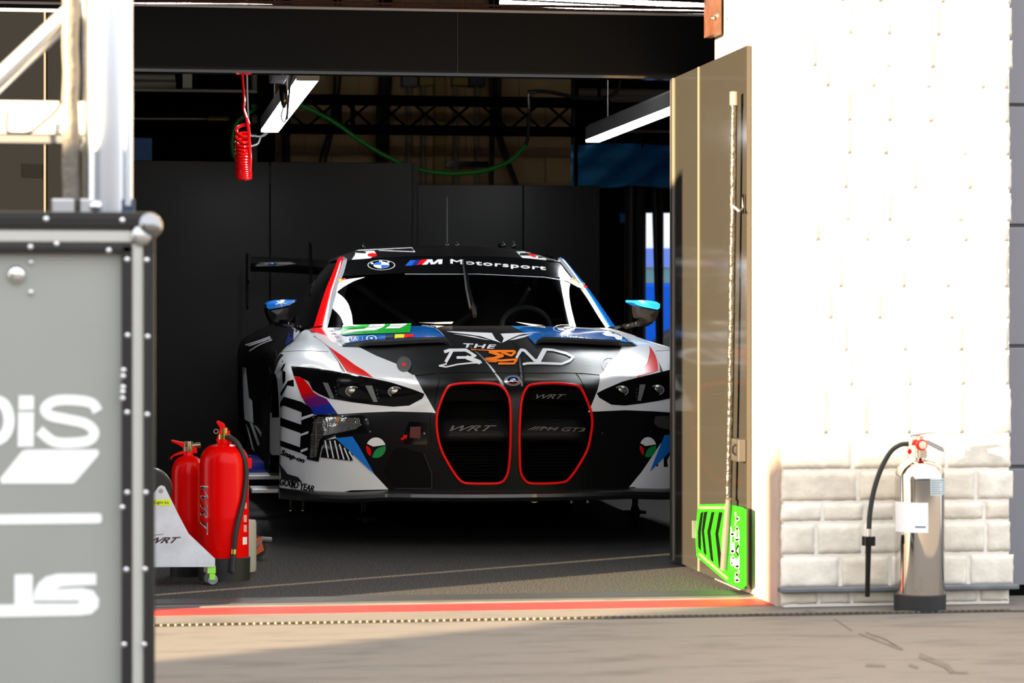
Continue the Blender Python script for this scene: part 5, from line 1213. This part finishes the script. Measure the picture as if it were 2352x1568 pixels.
N_ = [([(1155, 525), (1215, 418), (1260, 425), (1400, 565)], 24), ([(1400, 572), (1440, 560), (1520, 412)], 40), ([(1500, 412), (1620, 420), (1790, 462), (1885, 512), (1840, 560), (1735, 600), (1480, 590), (1300, 592), (1235, 606)], 20)]
decal('lettering', [p for pts, wd in N_ for p in stroke(cV(pts), wd*.27)], lwm, hood, step=9)
decal('lettering', textbold('THE', cV([(470, 332), (892, 350), (884, 402), (482, 386)]), .2, 1.15, 1.0, .4), lwm, hood, step=0)
decal('wing_emblem', [cV(c) for c in ([(255, 178), (300, 174), (840, 195), (885, 275), (960, 325), (700, 240), (560, 218)], [(330, 204), (620, 240), (700, 262), (815, 286), (760, 284), (560, 246)], [(950, 205), (1160, 196), (1472, 182), (1200, 218), (1130, 245), (970, 322), (992, 265)], [(1065, 288), (1180, 242), (1380, 204), (1250, 252), (1130, 282)])], lwm, hood, sep=True)
# roundel on the nose
bx_, by_ = cV([(1110, 808)])[0]
decal('roundel', [ell(bx_, by_, 20, 12.0, 32)], mat('badge_silver', (.62, .63, .65), .2, metal=.6), bumper); decal('roundel', [ell(bx_, by_, 17, 10, 24, PI*1.15, PI*1.75)+[(bx_, by_)]], mat('badge_blue', (.02, .09, .35), .3), bumper); decal('roundel', [ell(bx_, by_, 17, 10, 24, .15, PI*.75)+[(bx_, by_)]], mat('badge_red', (.35, .01, .02), .3), bumper)
decal('roundel', [ell(bx_, by_, 12, 7.4, 24)], gblack, bumper); decal('roundel', [ell(bx_, by_, 6.6, 4.2, 20)], lwm, bumper)
decal('roundel', [[(bx_, by_)]+ell(bx_, by_, 6.4, 4.0, 8, a, a+PI/2) for a in (PI, 0)], mat('badge_sky', (.03, .25, .55), .3), bumper)
# flap art (left: race number panel; right: maker name)
decal('green_panel', cA([(1080, 1032), (1112, 930), (1815, 912), (1800, 1008)]), green, flaps[0])
decal('race_number', [cA(c) for c in ([(1085, 1026), (1170, 985), (1330, 972), (1372, 950), (1390, 925), (1545, 920), (1530, 950), (1450, 985), (1250, 1000)], [(1545, 968), (1590, 940), (1600, 922), (1775, 915), (1745, 940), (1690, 965)])], lwm, flaps[0], sep=True)
decal('flag', cA([(1548, 1026), (1645, 1023), (1640, 1074), (1545, 1076)]), gblack, flaps[0]); decal('flag', cA([(1645, 1023), (1745, 1022), (1738, 1070), (1640, 1074)]), yellow, flaps[0]); decal('flag', cA([(1745, 1022), (1842, 1022), (1840, 1066), (1738, 1070)]), sred, flaps[0])
decal('lettering', textpolys('FIA', cA([(1150, 1055), (1260, 1050), (1265, 1092), (1165, 1097)]), .01, .1), lwm, flaps[0], step=0); decal('ring_mark', ringpoly(*cA([(1215, 1072)])[0], 13.5, 6, 1), lwm, flaps[0], step=0)
decal('gear_mark', ringpoly(*cA([(1403, 1063)])[0], 12.5, 6.5, 3), lwm, flaps[0], step=0); decal('gear_mark', [ell(*cA([(1403, 1063)])[0], 4, 2, 10), stroke(cA([(1308, 1088), (1312, 1048)]), .8)[0]], lwm, flaps[0])
decal('ring_mark', ringpoly(*cB([(1200, 935)])[0], 25, 8.5, 1.6), lwm, flaps[1], step=0); decal('ring_mark', [[cB([(1200, 935)])[0]]+ell(*cB([(1200, 935)])[0], 15, 5.5, 10, a, a+PI/2) for a in (PI/2, PI*1.5)], lwm, flaps[1])
decal('lettering', textbold('Motorsport', cB([(1172, 988), (1680, 1052), (1672, 1088), (1176, 1028)]), 0, 1, .6, .35), lwm, flaps[1], step=0)
decal('mark_and_glare', [cB(c) for c in ([(1580, 990), (1640, 955), (1690, 990), (1790, 985), (1770, 1085), (1740, 1060), (1700, 1020), (1620, 1010)],)], lwm, flaps[1], sep=True)  # white M mark, with sun glare painted into the same shape
decal('ghost_letters', [cA(c) for c in ([(1880, 900), (2245, 893), (2230, 912), (2060, 915)], [(1910, 925), (2150, 935), (2060, 960)])] + [cB([(720, 870), (1000, 905), (1020, 930), (900, 915)])], mat('ghost_grey', (.45, .46, .46), .3), hood, sep=True)
# ---- windscreen
decal('sun_strip', [(797, 600), (900, 592), (1040, 589), (1180, 592), (1285, 604), (1312, 640), (1250, 633), (1100, 627), (930, 627), (788, 634)], gblack, screen, label='black sun strip')
decal('strip_edge', stroke([(930, 630), (1100, 630), (1250, 637), (1312, 647)], 1.6), gtrim, screen)
cx_, cy_ = 876, 609.5
decal('roundel', ringpoly(cx_, cy_, 31.5, 11.5, 1.6), lwm, screen, step=0); decal('roundel', [ell(cx_, cy_, 18.5, 7.6, 26)], lwm, screen); decal('roundel', [[(cx_, cy_)]+ell(cx_, cy_, 18, 7.2, 10, a, a+PI/2) for a in (PI, 0)], mat('roundel_blue', (.02, .13, .55), .3), screen)
for k, (xx, yy) in enumerate(((1412, 296), (1500, 277), (1580, 282))): decal('lettering', textpolys('BMW'[k], cA([(xx-14, yy-9), (xx+14, yy-9), (xx+14, yy+9), (xx-14, yy+9)]), .05), lwm, screen, step=0)
decal('stripe_mark', cA([(1750, 318), (1802, 262), (1862, 260), (1812, 317)]), mat('m_sky', (.01, .12, .55), .3), screen); decal('stripe_mark', cA([(1812, 317), (1862, 260), (1925, 257), (1868, 312)]), mat('m_navy', (.01, .025, .22), .3), screen); decal('stripe_mark', cA([(1868, 312), (1922, 257), (1978, 254), (1925, 307)]), sred, screen)
decal('lettering', [cA([(1925, 307), (1980, 253), (2030, 252), (2040, 285), (2085, 252), (2135, 252), (2130, 300), (2090, 300), (2095, 275), (2055, 302), (2010, 303), (2005, 275), (1975, 305)])], lwm, screen)
V_, F_ = textmesh('Motorsport', 0, 0, 1.10); Q = []
for (x, y_) in V_:
    bxx = 66+(1015-66)*x; tt = 244+(312-244)*x**1.15; bb = 300+(362-300)*x**1.15; Q.append(cB([(bxx, bb+(tt-bb)*y_)])[0])
decal('lettering', [[(Q[i][0]+a, Q[i][1]+b_) for i in f] for a, b_ in ((0, 0), (.9, 0), (-.9, 0), (0, .5), (0, -.5)) for f in F_], lwm, screen, step=0)
decal('corner_sticker', cA([(1040, 590), (1062, 500), (1100, 462), (1340, 432), (1220, 475), (1120, 530)]), lwm, screen); decal('corner_sticker', cB([(1190, 440), (1250, 445), (1330, 470), (1420, 545), (1330, 520)]), lwm, screen)
decal('sticker_dot', [ell(*cA([p])[0], 4.5, 3.6, 10) for p in ((1085, 468),)], yellow, screen, sep=True); decal('sticker_dot', ringpoly(*cA([(1120, 487)])[0], 7.5, 4.5, 1.2), sred, screen, step=0); decal('sticker_dot', [cA([(1090, 450), (1140, 446), (1130, 462), (1100, 462)])], sred, screen, sep=True)
decal('sticker_dot', [ell(*cB([p])[0], 5, 3, 10) for p in ((1270, 445), (1410, 520))], sred, screen, sep=True); decal('sticker_dot', [ell(*cB([p])[0], 5, 3, 10) for p in ((1305, 460), (1385, 490))], yellow, screen, sep=True)
# wiper
wb = pv(*cB([(303, 845)])[0], 1.50); 
Pw = []
for (x, y_) in cB([(303, 840), (290, 745), (265, 640), (240, 540), (225, 430), (200, 270)]):
    loc, no = hit(x, y_); Pw.append(loc+no*.02 if loc else wb)
wp = obj('wiper', MB().tube(smooth_path(Pw, 4), [.012]*5+[.007]*16, 6), gblack, car, label='black upright windscreen wiper')
Pw = []
for (x, y_) in cB([(262, 740), (225, 560), (210, 440), (190, 272)]):
    loc, no = hit(x, y_); Pw.append(loc+no*.008)
obj('wiper_blade', MB().tube(smooth_path(Pw, 4), .006, 6), rubber, wp)
decal('mirror_mark', decM, lwm, flaps[2])
# roof art
decal('roof_mark', [cA([(1195, 156), (1250, 184), (1335, 190), (1320, 165), (1430, 163), (1452, 188), (1375, 212), (1425, 218), (1390, 240), (1200, 254), (1228, 215)])], lwm, roof); decal('roof_mark', stroke(cA([(1240, 160), (1820, 132), (1850, 175), (1480, 160)]), 1.8), lwm, roof); decal('roof_mark', [ell(*cA([(1412, 206)])[0], 11, 4.5, 14)], sred, roof)
decal('roof_mark', [cB([(720, 168), (960, 164), (1100, 200), (1165, 268), (940, 245), (780, 230)])], lwm, roof); decal('roof_mark', [cB([(830, 190), (925, 178), (900, 200), (940, 210), (940, 238), (880, 220)])], sred, roof)
decal('purple_tip', cA([(1085, 260), (1110, 200), (1165, 165), (1150, 235), (1105, 260)]), crimson, sides[0]); decal('navy_tip', cA([(1000, 250), (1060, 190), (1140, 165), (1100, 215), (1050, 240)]), navy, sides[0])
# flank art seen beyond the fender
decal('white_line', stroke(cA([(110, 1130), (240, 1090), (360, 1045)]), 2)+stroke(cA([(140, 1140), (260, 1100), (370, 1060)]), 2)+stroke(cA([(150, 1190), (250, 1130), (385, 1075)]), 2), mat('ghost_white', (.5, .5, .5), .4), sides[1])
decal('white_chevron', [cP(c) for c in ([(60, 285), (85, 288), (110, 520), (135, 545), (145, 720), (110, 710), (75, 690), (65, 500)], [(150, 735), (185, 755), (235, 840), (215, 845)], [(115, 715), (140, 725), (195, 885), (180, 898)], [(85, 715), (105, 760), (152, 935), (140, 945)])], white, sides[1], sep=True)
decal('white_chevron', [cP(c) for c in ([(268, 280), (290, 310), (340, 340), (345, 370), (290, 345), (270, 310)], [(268, 395), (300, 425), (350, 455), (350, 485), (295, 455)], [(262, 490), (275, 500), (290, 520), (270, 525)])], white, fens[0], step=4, sep=True)
decal('fender_flash', [cA([(600, 1090), (610, 960), (740, 1045), (640, 1090)])], white, sides[1]); decal('fender_flash', [cA([(515, 1130), (565, 985), (605, 960), (598, 1095)])], navy, sides[1])
# ---- shut lines
seam(cA([(810, 1040), (870, 1070), (960, 1150), (1050, 1280), (1135, 1415), (1430, 1476), (1700, 1462), (2110, 1418)]), mirror=True)
seam([(1011, 857), (1060, 855), (1120, 856), (1180, 857), (1240, 857), (1300, 856), (1345, 858)])
seam(cC([(1942, 70), (1935, 140), (1900, 300), (1890, 370)]), mirror=True)
seam(cA([(470, 1200), (640, 1190), (800, 1192), (985, 1200)]), .0012, mirror=True)
seam(cC([(1855, 450), (1850, 500), (1850, 620), (1860, 740)]), .0012, mirror=True)

WB = bvh_of([wing]); body_keep = BODY; BODY = WB
decal('wing_sticker', cA([(205, 318), (250, 284), (570, 278), (630, 295), (440, 312)]), mat('sticker_pale', (.35, .35, .34), .3), wing, step=4)
decal('wing_sticker', cA([(330, 306), (345, 290), (430, 288), (420, 308)]), navy, wing, step=4)
BODY = body_keep
